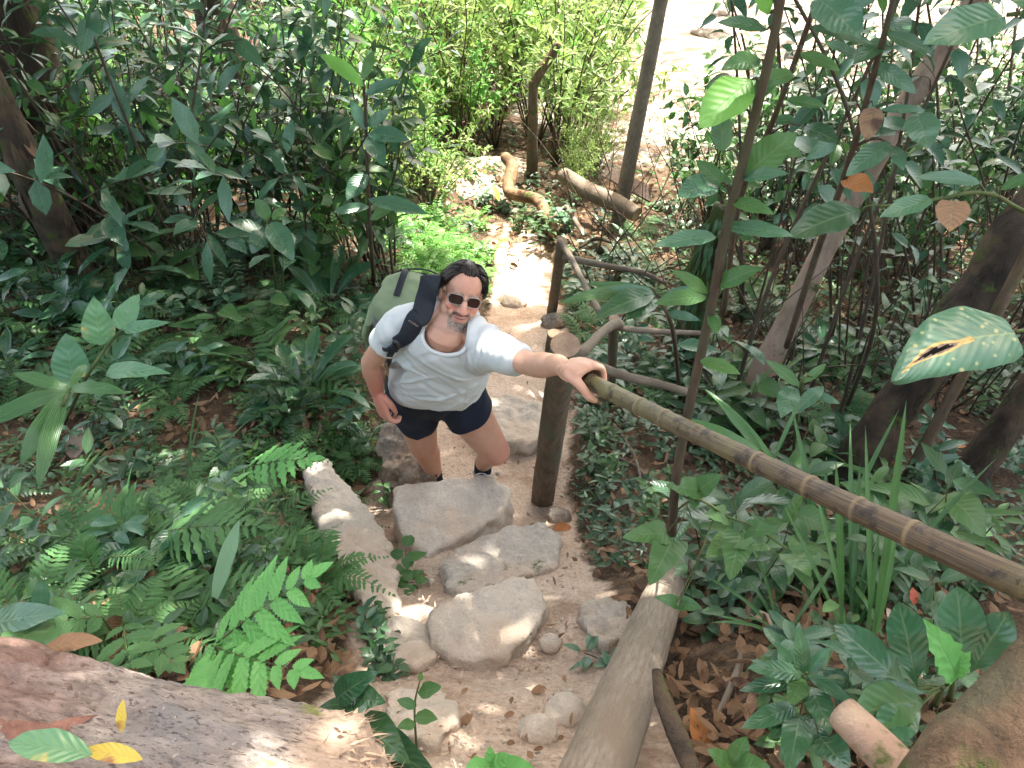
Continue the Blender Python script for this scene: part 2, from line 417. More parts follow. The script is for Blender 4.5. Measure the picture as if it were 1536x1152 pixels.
def rock_mat(name, c0, c1, moss=0.0, dirt=.4):
    n = NT(name)
    o = n.coord()
    a = n.noise(o, 5, 7, .65); f = n.noise(o, 55, 6, .75); s = n.vor(o, 120)
    col = n.mix(n.ramp(a, [(.3, 0.0), (.7, 1.0)]), c0, c1)
    col = n.mix(n.ramp(f, [(.5, 0.0), (.72, 1.0)]), col, n.mix(.6, col, (.62, .56, .50)))
    col = n.mix(n.ramp(f, [(.26, 1.0), (.42, 0.0)]), col, n.mix(.65, col, (.07, .06, .05)))
    col = n.mix(n.ramp(s, [(.06, .7), (.2, 0.0)]), col, (.17, .14, .12))
    d = n.noise(o, 3.2, 5, .7)
    col = n.mix(n.math('MULTIPLY', n.ramp(d, [(.45, 0.0), (.62, 1.0)]), dirt), col, (.38, .25, .155))
    if moss:
        mm = n.noise(o, 10, 6, .7)
        col = n.mix(n.ramp(mm, [(.66 - moss * .2, 0.0), (.76 - moss * .2, 1.0)]), col, (.10, .115, .055))
    nrm = n.bump(n.math('ADD', n.math('MULTIPLY', a, 1.2), n.math('ADD', f, n.math('MULTIPLY', s, .25))), .7, .012)
    return n.done(n.bsdf(col, .88, .2, nrm))
M['soil'] = soil_mat()
M['rock'] = rock_mat('granite', (.41, .36, .295), (.53, .47, .39), .0, .45)
M['rock_moss'] = rock_mat('granite_mossy', (.31, .28, .235), (.46, .415, .355), .35, .4)
M['rock_dark'] = rock_mat('granite_dark', (.15, .13, .105), (.28, .24, .2), .35, .6)

# ------------------------------------------------------------------ ground sheet
def axis(fine0, fine1, step, lo, hi, grow=1.13):
    a = list(np.arange(fine0, fine1, step)); s = step
    while a[-1] < hi: s *= grow; a.append(a[-1] + s)
    s = step
    while a[0] > lo: s *= grow; a.insert(0, a[0] - s)
    return np.array(a)
gx = axis(-2.4, 1.8, .03, -75, 75); gy = axis(.4, 5.0, .03, -25, 110)
XX, YY = np.meshgrid(gx, gy); ZZ = T(XX, YY)
DX = path_dx(XX, YY); HW = path_hw(YY)
pm = 1 - sstep(HW - .06, HW + .16, np.abs(DX))
pm = pm * (1 - sstep(6.6, 8, YY))
mound = np.exp(-((XX + .42) ** 2 + (YY - 8.6) ** 2) / .35)
pm = np.maximum(pm, np.clip(mound * 1.6, 0, 1))
sand = sstep(.2, 2.2, XX + .42 * (YY - 9.2)) * sstep(7.6, 10.0, YY - .25 * XX)
NZ_ = np.zeros_like(ZZ)
for i in range(len(gy)):
    for j in range(len(gx)):
        x, y = XX[i, j], YY[i, j]
        if -5 < x < 6 and y < 16:
            NZ_[i, j] = .035 * fbm((x * 3.1, y * 3.1, 1.7), 4) + .012 * fbm((x * 14, y * 14, 4.2), 2)
        else: NZ_[i, j] = .12 * mnoise.noise(Vector((x * .5, y * .5, 2)))
ZZ = ZZ + NZ_ * (1 - .35 * pm) - .01
nX = len(gx)
ii, jj = np.meshgrid(np.arange(len(gy) - 1), np.arange(nX - 1), indexing='ij')
fq = np.stack([ii * nX + jj, ii * nX + jj + 1, (ii + 1) * nX + jj + 1, (ii + 1) * nX + jj], -1)
g = MB(); g.add(np.stack([XX, YY, ZZ], -1), fq)
gme = g.mesh('ground', M['soil'])
fattr(gme, 'path', pm.ravel()); fattr(gme, 'sand', sand.ravel())
ground = link('ground', gme); ground['kind'] = 'structure'

# ------------------------------------------------------------------ rocks
def slab(name, top_px, ztop, thick, mat, label, group=None, voxel=.014, spread=1.06, rough=.012, dome=.0, tilt=None, cat='rock'):
    """a rock from the outline of its top face; ztop: height(s) of the corners above the datum"""
    if ztop is None: ztop = [G(*p)[2] + .045 for p in top_px]
    zt = np.broadcast_to(np.asarray(ztop, float), (len(top_px),))
    pts = []
    for (px, py), z in zip(top_px, zt):
        dv = cF + (px - 768) / FPX * cR - (py - 576) / FPX * cU
        pts.append(CAM + dv * ((z - 3.0) / dv[2]))
    pts = np.array(pts); c = pts.mean(0)
    bm = bmesh.new()
    for p in pts: bm.verts.new(p)
    for p in pts:
        q = c + (p - c) * spread; bm.verts.new((q[0], q[1], p[2] - thick))
    if dome: bm.verts.new(c + A(0, 0, dome))
    bmesh.ops.convex_hull(bm, input=bm.verts)
    me = bpy.data.meshes.new(name); bm.to_mesh(me); bm.free()
    return finish_rock(name, me, mat, label, group, voxel, rough, c, cat)
def finish_rock(name, me, mat, label, group, voxel, rough, c, cat='rock'):
    o = link(name, me)
    m = o.modifiers.new('r', 'REMESH'); m.mode = 'VOXEL'; m.voxel_size = voxel * .8
    s = o.modifiers.new('s', 'SMOOTH'); s.iterations = 1; s.factor = .5
    out = bpy.data.meshes.new_from_object(o.evaluated_get(bpy.context.evaluated_depsgraph_get()))
    bpy.data.objects.remove(o); out.name = name
    v = co_of(out); n = no_of(out); sd = rng.uniform(0, 50)
    d = np.array([1.3 * fbm(p * 4 + sd, 3) + 1.2 * (.35 - abs(mnoise.noise(Vector(p * 9 + sd))) * 1.4) + .9 * fbm(p * 17 + sd, 4) + .35 * mnoise.noise(Vector(p * 60)) for p in v])
    v = v + n * (d * rough)[:, None]
    set_co(out, v - c); out.materials.clear(); out.materials.append(mat); smooth_shade(out)
    o = link(name, out, None, c); tag(o, label, cat, group); return o
slab('rock', [(592, 732), (640, 722), (705, 714), (742, 716), (766, 738), (752, 768), (700, 800), (640, 832), (600, 800), (590, 760)],
     [.43, .435, .44, .44, .42, .43, .44, .45, .44, .43], .5, M['rock'], 'flat topped pale granite step just in front of the hiker\'s feet', 'granite step rocks', rough=.010)
slab('rock', [(660, 842), (700, 815), (765, 788), (815, 788), (838, 812), (835, 850), (790, 858), (740, 878), (690, 892), (668, 880)],
     [.54, .50, .46, .46, .47, .54, .58, .60, .64, .60], .35, M['rock_moss'], 'wedge shaped mossy granite block lying across the middle of the steps', 'granite step rocks', rough=.014)
slab('rock', [(640, 915), (690, 893), (770, 866), (805, 864), (822, 905), (790, 960), (745, 985), (690, 990), (650, 962)],
     [.85, .845, .83, .82, .81, .84, .865, .875, .86], .42, M['rock'], 'pale rounded granite step with a smooth sloping face, lowest of the large step rocks', 'granite step rocks', rough=.012)
slab('rock', [(455, 700), (490, 690), (522, 735), (548, 778), (580, 812), (598, 870), (592, 912), (548, 905), (515, 868), (488, 800), (466, 745)],
     [.44, .44, .44, .48, .56, .68, .74, .82, .80, .66, .54], .5, M['rock'], 'long narrow granite boulder along the left edge of the steps', rough=.018)
slab('rock', [(560, 935), (618, 918), (648, 940), (655, 985), (620, 1000), (575, 985)], None, .25, M['rock'],
     'low earth stained stone left of the lowest large step', rough=.016)
slab('rock', [(575, 1040), (640, 1020), (678, 1040), (690, 1085), (650, 1112), (590, 1100)], None, .25, M['rock'],
     'low flat stone half buried at the bottom left of the path', rough=.014)
slab('rock', [(575, 640), (612, 622), (650, 640), (652, 690), (622, 712), (580, 690)], [.42, .44, .40, .34, .3, .34], .5, M['rock_dark'],
     'dark mossy boulder behind the hiker\'s right leg', rough=.03)
slab('rock', [(700, 608), (760, 592), (820, 610), (835, 650), (790, 668), (720, 655)], [.02, .02, .03, .05, .06, .05], .2, M['rock'],
     'broad flat rock on the path behind the hiker\'s bent knee', rough=.014)
slab('rock', [(872, 905), (915, 890), (950, 905), (948, 950), (905, 968), (876, 945)], None, .3, M['rock_moss'],
     'rough grey stone beside the pale log', rough=.024)
def pebble(px, py, r, label, mat='rock', sq=.7, group=None):
    c = G(px, py); m = MB(); ell(m, (0, 0, 0), (r, r * rng.uniform(.75, 1), r * sq))
    finish_rock('stone', m.mesh('stone', M[mat]), M[mat], label, group, max(.006, r * .11), r * .12, np.zeros(3), 'stone').location = c + A(0, 0, r * .02)
for q in range(16):
    pebble(rng.uniform(950, 1480), rng.uniform(15, 235), rng.uniform(.15, .5), 'pale boulder lying in the bright clearing at upper right', rng.choice(['rock', 'rock_dark', 'rock_moss']), .6, 'boulders in the bright clearing')
pebble(852, 1070, .062, 'fist sized pale stone with a chipped top near the foot of the log')
pebble(808, 1098, .05, 'small rounded pale stone lower on the path than the fist sized one')
pebble(825, 965, .035, 'little grey stone next to the lowest large step')
pebble(828, 485, .10, 'grey mossy stone on the path above the small upright peg', 'rock_dark')
pebble(838, 775, .06, 'brown stone at the base of the leaning post', 'rock_dark')
pebble(770, 455, .11, 'flat stone in the sunlit stretch of path', 'rock', .4)
pebble(1000, 905, .07, 'grey stone wedged against the pale log', 'rock')

# ------------------------------------------------------------------ posts, rails and fallen wood
def wood(name, pts, rad, mat, label, cat, n=24, seg=14, bump=.08, group=None, parent=None, freq=7.0, end=None, flat=1.0):
    mb = MB(); pts = np.asarray(pts, float)
    tube(mb, pts, rad, seg, 0, True, n, bump=bump, freq=freq, flat=flat)
    mats = [M[mat]]
    o = mb.build(name, mats, None, True, pts[0]); o.location = tuple(pts[0])
    tag(o, label, cat, group)
    me = o.data
    if end:                                         # pale cut ends
        me.materials.append(M[end]); k = len(me.polygons)
        mi = np.zeros(k, np.int32); mi[:seg] = 1; mi[-seg:] = 1
        me.polygons.foreach_set('material_index', mi)
        sm = np.ones(k, bool); sm[:seg] = False; sm[-seg:] = False; me.polygons.foreach_set('use_smooth', sm)
    return o
pb = G(812, 738); pt = P(848, 517, 2.80)
wood('wooden_post', [pb + A(0, 0, -.15), pb * .5 + pt * .5 + A(.004, 0, 0), pt], [.058, .056, .052], 'post', 'thick round grey wooden post with a flat sawn top under the hiker\'s arm', 'post', 30, 20, .05, end='cut_wood')
q0 = P(822, 560, 3.0); q1 = P(832, 500, 2.86)
wood('wooden_peg', [q0, q1], [.024, .026], 'bark_brown', 'short brown peg standing against the left side of the thick post', 'peg', 12, 12, .06, end='cut_wood')
# bamboo the hand holds
B0 = P(866, 563, 2.06); B1 = P(1010, 634, 1.74); B2 = P(1160, 705, 1.49); B3 = P(1310, 775, 1.29); B4 = P(1540, 878, 1.085); B5 = P(1800, 985, .92)
BP = catmull([B0, B1, B2, B3, B4, B5], 120)
mb = MB(); brad = np.full(120, .03)
ln = np.concatenate([[0], np.cumsum(np.linalg.norm(np.diff(BP, axis=0), axis=1))])
brnd = np.full(120, .4)
for c_ in np.cumsum(rng.uniform(.085, .15, 14)) - .03:
    dd = np.abs(ln - c_); brad = brad + .0028 * np.exp(-(dd / .006) ** 2); brnd = np.maximum(brnd, np.exp(-(dd / .011) ** 2))
BP2 = catmull([B0, B1, B2, B3, B4, B5], 420); l2 = np.concatenate([[0], np.cumsum(np.linalg.norm(np.diff(BP2, axis=0), axis=1))])
nodes = np.cumsum(rng.uniform(.07, .18, 14)) - .03
br2 = np.interp(l2, [0, .8, l2[-1]], [.0210, .0205, .0245]); rn2 = np.full(420, .3)
for c_ in nodes:
    dd = np.abs(l2 - c_); br2 = br2 + .0018 * np.exp(-(dd / .006) ** 2) - .001 * np.exp(-((l2 - c_ - .012) / .006) ** 2); rn2 = np.maximum(rn2, rng.uniform(.45, .95) * np.exp(-(dd / rng.uniform(.006, .012)) ** 2))
tube(mb, BP2, br2, 20, 0, True, None, bump=.03, freq=9, rnd=0)
mb.r[-1] = np.repeat(np.concatenate([[.3], rn2, [.3]]), 20)
bam = mb.build('bamboo_rail', [M['bamboo']], None, True, B0); bam.location = tuple(B0)
tag(bam, 'long mottled bamboo handrail with ringed joints gripped by the hiker', 'handrail')
# thin rail beyond the post
wood('rail_pole', [P(862, 535, 2.92), P(930, 562, 3.02), P(985, 575, 3.06), P(1030, 588, 3.08)], [.018, .019, .017, .016], 'pole', 'thin straight grey pole running right from behind the thick post', 'rail', 30, 10, .06)
wood('crooked_branch', [P(852, 525, 2.86), P(872, 528, 2.9), P(884, 518, 3.1), P(905, 497, 3.35), P(925, 485, 3.55), P(932, 492, 3.62)], [.018, .023, .02, .02, .024, .018], 'pole', 'crooked smooth branch used as a rail from the thick post to the next stake', 'branch rail', 30, 12, .1)
s0 = G(917, 590); s1 = P(921, 478, 3.62)
wood('wooden_stake', [s0 - A(0, 0, .1), s1], [.026, .024], 'post', 'brown stake at the far end of the crooked branch rail', 'stake', 16, 12, .07, end='cut_wood')
wood('rail_pole', [P(932, 493, 3.6), P(985, 497, 3.7), P(1050, 500, 3.8)], [.014, .012], 'pole', 'short thin pole level with the top of the brown stake', 'rail', 16, 8, .08)
f0 = G(826, 462); f1 = P(843, 362, 4.95)
wood('wooden_post', [f0 - A(0, 0, .15), f1], [.040, .034], 'post', 'slim mossy post farther down the path with rails nailed to its top', 'post', 20, 12, .07, end='cut_wood')
wood('rail_pole', [P(840, 362, 4.9), P(858, 390, 4.75), P(876, 425, 4.55), P(900, 470, 4.2)], [.022, .018, .018], 'pole', 'thin pole slanting down toward the viewer from the slim post', 'rail', 24, 8, .1)
wood('rail_pole', [P(845, 385, 5.0), P(905, 398, 5.1), P(960, 408, 5.2), P(1000, 425, 5.2)], [.022, .020, .016], 'pole', 'bent pole running right from the slim mossy post', 'rail', 24, 8, .12)
def lying(pix, rads, mat, name, label, cat, lift=.6, **k):
    pts = [G(*p) for p in pix]; r = np.interp(np.linspace(0, 1, len(pts)), np.linspace(0, 1, len(rads)), rads)
    pts = [p + A(0, 0, r[i] * lift) for i, p in enumerate(pts)]
    return wood(name, pts, rads, mat, label, cat, **k)
# pale log beside the path
l0 = G(1015, 850) + A(0, 0, .05); l1 = P(893, 1160, 1.62); dl = l1 - l0
wood('log', [l0, l0 + dl * .35 + A(0, 0, .012), l0 + dl * .7, l1 + dl * .25], [.054, .060, .068, .072], 'log_pale', 'pale barkless log lying down the slope along the right of the steps', 'log', 60, 24, .06, freq=5, end='cut_wood')
wood('fallen_log', [P(845, 262, 7.9), P(880, 285, 7.7), P(925, 305, 7.5), P(955, 322, 7.4)], [.075, .085, .085, .07], 'pole', 'fallen bare trunk propped across the slope near the dark plank', 'log', 30, 16, .07, end='cut_wood')
wood('fallen_branch', [G(885, 375), G(915, 385) + A(0, 0, .06), G(945, 400)], [.06, .055, .04], 'bark_brown', 'short brown branch lying on the ground past the slim post', 'branch', 20, 10, .1)
wood('bent_root', [P(757, 235, 8.4), P(768, 250, 8.3), P(763, 285, 8.2), P(778, 293, 8.1), P(805, 300, 8.0), P(822, 325, 7.7), P(832, 350, 7.45)], [.055, .07, .065, .06, .06, .05], 'bark_warm', 'hooked orange brown root curling over the pale earth mound', 'root', 40, 12, .12)
wood('fallen_branch', [P(850, 310, 7.6), P(865, 335, 7.3), P(877, 352, 7.1)], [.02, .025], 'pole', 'short pale stick on the ground below the fallen trunk', 'branch', 12, 8, .1)
wood('fallen_branch', [P(868, 372, 6.9), P(895, 358, 6.9), P(925, 366, 6.7)], [.014, .018, .012], 'stem_brown', 'thin arched grey twig among the plants below the fallen trunk', 'branch', 16, 8, .1)
# plank sign seen from behind
sg = MB()
a0, a1, b0, b1 = P(908, 246, 8.2), P(978, 280, 8.0), P(905, 264, 8.15), P(975, 302, 7.95)
nrm_ = nz(np.cross(a1 - a0, b0 - a0)) * .028
V_ = []
for k in range(13):
    t = k / 12
    for q in (a0 * (1 - t) + a1 * t, b0 * (1 - t) + b1 * t): V_ += [q, q + nrm_]
V_ = np.array(V_).reshape(13, 4, 3)[:, [0, 1, 3, 2]]
fs = [[k * 4 + j, k * 4 + (j + 1) % 4, (k + 1) * 4 + (j + 1) % 4, (k + 1) * 4 + j] for k in range(12) for j in range(4)] + [[0, 1, 2, 3], [48, 51, 50, 49]]
sg.add(V_, fs)
o = sg.build('plank', [bark_mat('plank_wood', (.05, .035, .028), (.10, .075, .06), None, (3, 3, 12), 5, .85, .4)], None, False, a0); o.location = tuple(a0)
tag(o, 'dark brown plank fixed askew across the leaning tree near the sunlit clearing', 'plank')
# bottom right: sawn pole end and thick trunk
wood('sawn_pole', [P(1263, 1068, 1.02), P(1310, 1115, .98), P(1375, 1180, .93)], [.022, .024, .025], 'bark_pale', 'sawn pinkish pole end split along its side in the bottom right corner', 'pole', 20, 18, .05, end='cut_wood')
wood('leaning_trunk', [on(.12, .02, -.15), A(.30, .22, 1.88), P(1430, 1215, .80), P(1500, 1120, .80), P(1590, 1030, .80), P(1720, 920, .80), A(.98, .74, 2.72), A(1.5, 1.1, 3.6), A(2.2, 1.7, 5.2)], [.075, .066, .060, .055, .053, .053, .052, .05, .045], 'bark_brown', 'thick rough brown leaning trunk in the bottom right corner', 'trunk', 110, 24, .09, freq=12)
wood('rotting_stick', [P(985, 1005, 1.75), P(995, 1050, 1.66), P(1015, 1100, 1.58), P(1040, 1160, 1.5)], [.010, .020, .022, .018], 'bark_dark', 'black curled strip of bark lying beside the pale log', 'bark strip', 24, 10, .1, flat=.45)
for (p, q, lab) in [((920, 640), (965, 740), 'bare dead twig leaning in the plants right of the thick post'), ((925, 690), (975, 735), 'forked dead twig low in the plants right of the thick post'),
                    ((1060, 440), (1140, 448), 'grey stick lying across the slope behind the nearest sapling'), ((1240, 470), (1310, 520), 'pale stick on the ground behind the bamboo handrail'),
                    ((1270, 975), (1330, 1010), 'thin pale stick among dry leaves under the handrail'), ((1175, 640), (1350, 695), 'long thin grey stick lying on the slope behind the middle of the handrail'), ((1075, 1080), (1110, 985), 'grey stick lying in dry leaves right of the pale log'),
                    ((150, 520), (210, 480), 'bare stick on the left bank behind the yellowing leaves'), ((480, 640), (470, 672), 'curved pale peel of bark at the top of the long boulder')]:
    lying([p, ((p[0] + q[0]) / 2 + 6, (p[1] + q[1]) / 2 - 4), q], [.007, .010, .006], 'pole', 'dead_twig', lab, 'twig', lift=3, n=12, seg=7, bump=.1)

# big rotten log, bottom left
def big_log():
    n, seg = 300, 150
    e0, e1 = P(-420, 1150, 1.22), P(620, 1235, 1.24)
    e0 = P(-330, 1035, 1.30); e1 = P(690, 1255, 1.26)
    t = np.linspace(0, 1, n); ctr = e0 + (e1 - e0) * t[:, None]
    ax = nz(e1 - e0); sd = nz(np.cross(ax, UP)); up2 = np.cross(sd, ax)
    th = np.linspace(0, 2 * math.pi, seg, endpoint=False)
    V = np.zeros((n, seg, 3))
    for i in range(n):
        for j in range(seg):
            cs, sn = math.cos(th[j]), math.sin(th[j])
            r = .135 + .012 * fbm((t[i] * 2.2, cs * .8, sn * .8 + 3), 3)
            r += .010 * mnoise.noise(Vector((t[i] * 4, cs * 5, sn * 5))) + .0055 * mnoise.noise(Vector((t[i] * 9, cs * 15, sn * 15)))
            r += .004 * mnoise.noise(Vector((t[i] * 60, cs * 12, sn * 12)))
            r += .0045 * (.3 - abs(mnoise.noise(Vector((t[i] * 7 + .6 * cs, cs * 11, sn * 11)))) * 1.6) + .0025 * mnoise.noise(Vector((t[i] * 24, cs * 32, sn * 32)))
            if t[i] < .5:                                   # lifted flakes of bark
                fl = mnoise.noise(Vector((t[i] * 9, cs * 4 + 9, sn * 4)))
                r += .016 * float(sstep(.05, .2, fl)) * float(sstep(.52, .40, t[i]))
            jag = .035 * mnoise.noise(Vector((cs * 3.5, sn * 3.5, 7))) + .02 * mnoise.noise(Vector((cs * 11, sn * 11, 1)))
            cut = .86 + jag + .05 * cs
            k = max(0, (t[i] - cut) / .14)
            if t[i] > cut - .06: r += .008 * mnoise.noise(Vector((t[i] * 80, cs * 30, sn * 30)))
            r *= max(.03, 1 - 1.05 * k ** .8 * (.7 + .5 * max(0, sn)))
            V[i, j] = ctr[i] + r * (cs * sd + sn * up2)
    mb = MB(); I = np.arange(n - 1)[:, None]; J = np.arange(seg)[None]
    f = np.stack([I * seg + J, I * seg + (J + 1) % seg, (I + 1) * seg + (J + 1) % seg, (I + 1) * seg + J], -1).reshape(-1, 4)
    uv = np.stack([np.repeat(t[:, None], seg, 1) * 1.0, np.repeat((th / 6.2832)[None], n, 0)], -1)
    mb.add(V, f, uv)
    m = NT('rotten_log'); u = m.N('ShaderNodeUVMap').outputs[0]; o = m.coord()
    a = m.noise(m.map(u, (4.5, 9, 1)), 5, 7, .68, dist=.6); b = m.noise(o, 5, 4, .6); c = m.noise(m.map(u, (13, 30, 1)), 5, 6, .7, dist=.4); ff = m.noise(o, 90, 4, .7)
    col = m.mix(m.ramp(a, [(.32, 0.0), (.66, 1.0)]), (.14, .118, .105), (.36, .31, .275))
    col = m.mix(m.ramp(b, [(.46, 0.0), (.6, 1.0)]), col, m.mix(.6, col, (.16, .165, .175)))
    col = m.mix(m.ramp(c, [(.36, 1.0), (.46, 0.0)]), col, (.06, .042, .035))
    col = m.mix(m.ramp(ff, [(.62, 0.0), (.7, 1.0)]), col, (.42, .35, .28))
    sp = m.N('ShaderNodeSeparateXYZ'); m.L(u, sp.inputs[0])
    red = m.ramp(m.math('ADD', sp.outputs[0], m.math('MULTIPLY', m.math('SUBTRACT', b, .5), .3)), [(.34, 1.0), (.48, 0.0)])
    col = m.mix(m.math('MULTIPLY', red, .75), col, m.mix(m.ramp(a, [(.35, 0.0), (.65, 1.0)]), (.12, .064, .047), (.26, .155, .12)))
    raw = m.ramp(m.math('ADD', sp.outputs[0], m.math('MULTIPLY', m.math('SUBTRACT', c, .5), .12)), [(.745, 0.0), (.785, 1.0)])
    col = m.mix(raw, col, m.mix(c, (.30, .20, .135), (.54, .43, .335)))
    mo = m.noise(o, 7, 5, .7)
    col = m.mix(m.ramp(m.math('MULTIPLY', mo, m.ramp(sp.outputs[0], [(.5, 0.0), (.62, 1.0), (.8, 1.0), (.83, 0.0)])), [(.56, 0.0), (.64, 1.0)]), col, (.17, .20, .04))
    nr = m.bump(m.math('ADD', a, m.math('MULTIPLY', m.math('ADD', c, ff), .5)), .9, .012)
    mat = m.done(m.bsdf(col, .85, .2, nr))
    root = thing('fallen_log', ctr[n // 2] - A(0, 0, .13), 'big rotten fallen log with peeling bark and splintered end in the lower left corner', 'log')
    mb.build('trunk', [mat], root, True, ctr[n // 2] - A(0, 0, .13))
    # torn flakes of bark on its near end and splinters at the break
    fl = MB(); sp_ = MB()
    for k in range(16):
        tt = rng.uniform(.12, .47); j = rng.integers(13, 66); p = V[int(tt * n), j]; nn_ = nz(p - ctr[int(tt * n)])
        leaves(fl, p - nn_ * .004, nz(ax * rng.uniform(.6, 1) + sd * rng.normal(0, .3) + nn_ * rng.uniform(.0, .14)), nn_, rng.uniform(.05, .12), rng.uniform(.02, .045), 'lobe', rng.uniform(-.3, .3), rng.uniform(-.2, .2), 6, wave=.1)
    fl.build('bark_flakes', [bark_mat('bark_flake', (.10, .048, .035), (.27, .14, .105), None, (4, 4, 4), 7, .8, .5)], root, True, ctr[n // 2] - A(0, 0, .13))['kind'] = 'stuff'
    for k in range(260):
        i = int(rng.uniform(.79, .93) * n); j = rng.integers(6, 80); p = V[i, j]; nn_ = nz(p - ctr[i])
        leaves(sp_, p - nn_ * .004, nz(ax * rng.uniform(.5, 1) + rng.normal(0, .35, 3) + nn_ * rng.uniform(.1, .6)), nn_, rng.uniform(.012, .045), rng.uniform(.004, .009), 'lance', rng.uniform(-.3, .3), .2, 3)
    sp_.build('splinters', [bark_mat('raw_wood', (.34, .23, .15), (.58, .46, .35), None, (6, 6, 6), 9, .8, .3)], root, True, ctr[n // 2] - A(0, 0, .13))['kind'] = 'stuff'
    return V, ctr
LOGV, LOGC = big_log()

# ------------------------------------------------------------------ camera, light
cam = bpy.data.cameras.new('camera'); co = bpy.data.objects.new('camera', cam); COL.objects.link(co)
cam.sensor_width = 36; cam.lens = FPX / 1536 * 36; cam.clip_start = .05; cam.clip_end = 500
co.location = tuple(CAM); co.rotation_euler = (R(90) - PITCH, 0, 0); sc.camera = co
SUN = nz(A(.20, .34, .92))
sun = bpy.data.lights.new('sun', 'SUN'); sun.energy = 2.5; sun.angle = R(.53); sun.color = (1, .95, .86)
so = bpy.data.objects.new('sun', sun); COL.objects.link(so); so.location = (4, 8, 20)
so.rotation_euler = Vector(SUN).to_track_quat('Z', 'Y').to_euler()
w = bpy.data.worlds.new('World'); sc.world = w; w.use_nodes = True
nt = w.node_tree; bg = nt.nodes['Background']
sky = nt.nodes.new('ShaderNodeTexSky'); sky.sky_type = 'NISHITA'; sky.sun_disc = False
sky.sun_elevation = math.asin(SUN[2]); sky.sun_rotation = math.atan2(SUN[0], SUN[1])
sky.air_density = 1.0; sky.dust_density = 4.0; sky.ozone_density = 1.0
tint = nt.nodes.new('ShaderNodeMix'); tint.data_type = 'RGBA'; tint.blend_type = 'MULTIPLY'; tint.inputs[0].default_value = 1; tint.inputs[7].default_value = (1.14, 1.0, .80, 1)
nt.links.new(sky.outputs[0], tint.inputs[6]); nt.links.new(tint.outputs[2], bg.inputs[0]); bg.inputs[1].default_value = .15
sc.view_settings.view_transform = 'Standard'; sc.view_settings.look = 'None'; sc.view_settings.gamma = 1
sc.view_settings.exposure = 3.15
sc.render.engine = 'CYCLES'
sc.cycles.use_denoising = True
try: sc.cycles.denoiser = 'OPENIMAGEDENOISE'
except Exception: pass
sc.cycles.max_bounces = 7; sc.cycles.diffuse_bounces = 4; sc.cycles.glossy_bounces = 2; sc.cycles.transmission_bounces = 4; sc.cycles.transparent_max_bounces = 6
sc.cycles.caustics_reflective = False; sc.cycles.caustics_refractive = False
sc.cycles.use_adaptive_sampling = True; sc.cycles.adaptive_threshold = .015
sc.cycles.sample_clamp_indirect = 6
# ------------------------------------------------------------------ the hiker
def skin_mat():
    n = NT('skin'); o = n.coord()
    f = n.noise(o, 30, 4, .6); ff = n.noise(o, 160, 3, .7)
    col = n.mix(f, (.46, .245, .165), (.58, .335, .24))
    col = n.mix(n.math('MULTIPLY', n.attr('red'), .75), col, (.52, .175, .125))
    col = n.mix(n.math('MULTIPLY', n.attr('lip'), .85), col, (.46, .19, .15))
    col = n.mix(n.math('MULTIPLY', n.attr('stub'), n.math('ADD', .45, n.math('MULTIPLY', ff, .7))), col, (.17, .135, .115))
    col = n.mix(n.attr('mouth_gap_shade'), col, (.07, .025, .022))  # dark mouth line: shade between the lips put into the skin colour
    return n.done(n.bsdf(col, .48, .35, n.bump(n.math('ADD', ff, n.math('MULTIPLY', f, .6)), .18, .004), Subsurface_Weight=.08, Subsurface_Scale=.01))
def cloth_mat(name, c0, c1, rough=.85, scale=260, bump=.25, sheen=.0, spec=.2):
    n = NT(name); o = n.coord()
    a = n.noise(o, 8, 4); b = n.noise(o, scale, 2)
    col = n.mix(a, c0, c1)
    nr = n.bump(n.math('ADD', b, n.math('MULTIPLY', a, .8)), bump, .003)
    return n.done(n.bsdf(col, rough, spec, nr, Sheen_Weight=sheen))
def plain(name, c, rough=.5, spec=.5, metal=0.0):
    n = NT(name); o = n.coord(); a = n.noise(o, 40, 3)
    return n.done(n.bsdf(n.mix(a, tuple(x * .85 for x in c), tuple(min(1, x * 1.1) for x in c)), rough, spec, None, Metallic=metal))
M['skin'] = skin_mat()
M['shirt'] = cloth_mat('shirt_cotton', (.49, .51, .51), (.57, .59, .58), .9, 300, .2, .1)
M['shorts'] = cloth_mat('shorts_navy', (.010, .014, .026), (.018, .024, .042), .8, 300, .3)
M['sock'] = cloth_mat('sock_navy', (.012, .014, .022), (.022, .025, .038), .9, 200, .5)
M['green'] = cloth_mat('pack_green', (.165, .215, .12), (.22, .275, .165), .7, 240, .3)
M['grey'] = cloth_mat('pack_grey', (.13, .14, .15), (.20, .21, .22), .75, 240, .3)
M['black'] = cloth_mat('webbing_black', (.012, .014, .020), (.024, .028, .036), .7, 220, .4)

SH_L, SH_R = P(737, 527, 2.60), P(594, 494, 2.66)
EL_L, WR_L = P(802, 548, 2.37), P(838, 547, 2.13)
EL_R, WR_R = P(556, 543, 2.82), P(565, 586, 2.96)
HIP = P(655, 579, 3.20); HIP_R, HIP_L = HIP + A(-.105, .0, -.03), HIP + A(.072, -.01, -.02)
KN_R, AN_R = P(635, 668, 3.58), P(651, 710, 3.97)
KN_L, AN_L = P(743, 677, 3.45), P(724, 696, 3.88)
NECK = P(668, 500, 2.62)
ROOTP = A(AN_R[0] * .5 + AN_L[0] * .5, (AN_R[1] + AN_L[1]) / 2, float(T(-.27, 2.85)))
person = thing('person', ROOTP, 'man in white T-shirt and dark shorts climbing the stone steps, hand on the bamboo rail', 'person')
tax = nz(NECK - HIP); lat = nz(SH_L - SH_R); lat = nz(lat - tax * np.dot(lat, tax)); latH = nz(A(1, -.05, 0) - tax * np.dot(A(1, -.05, 0), tax))
frt = np.cross(lat, tax); frt = nz(frt)
if frt[1] > 0: frt = -frt
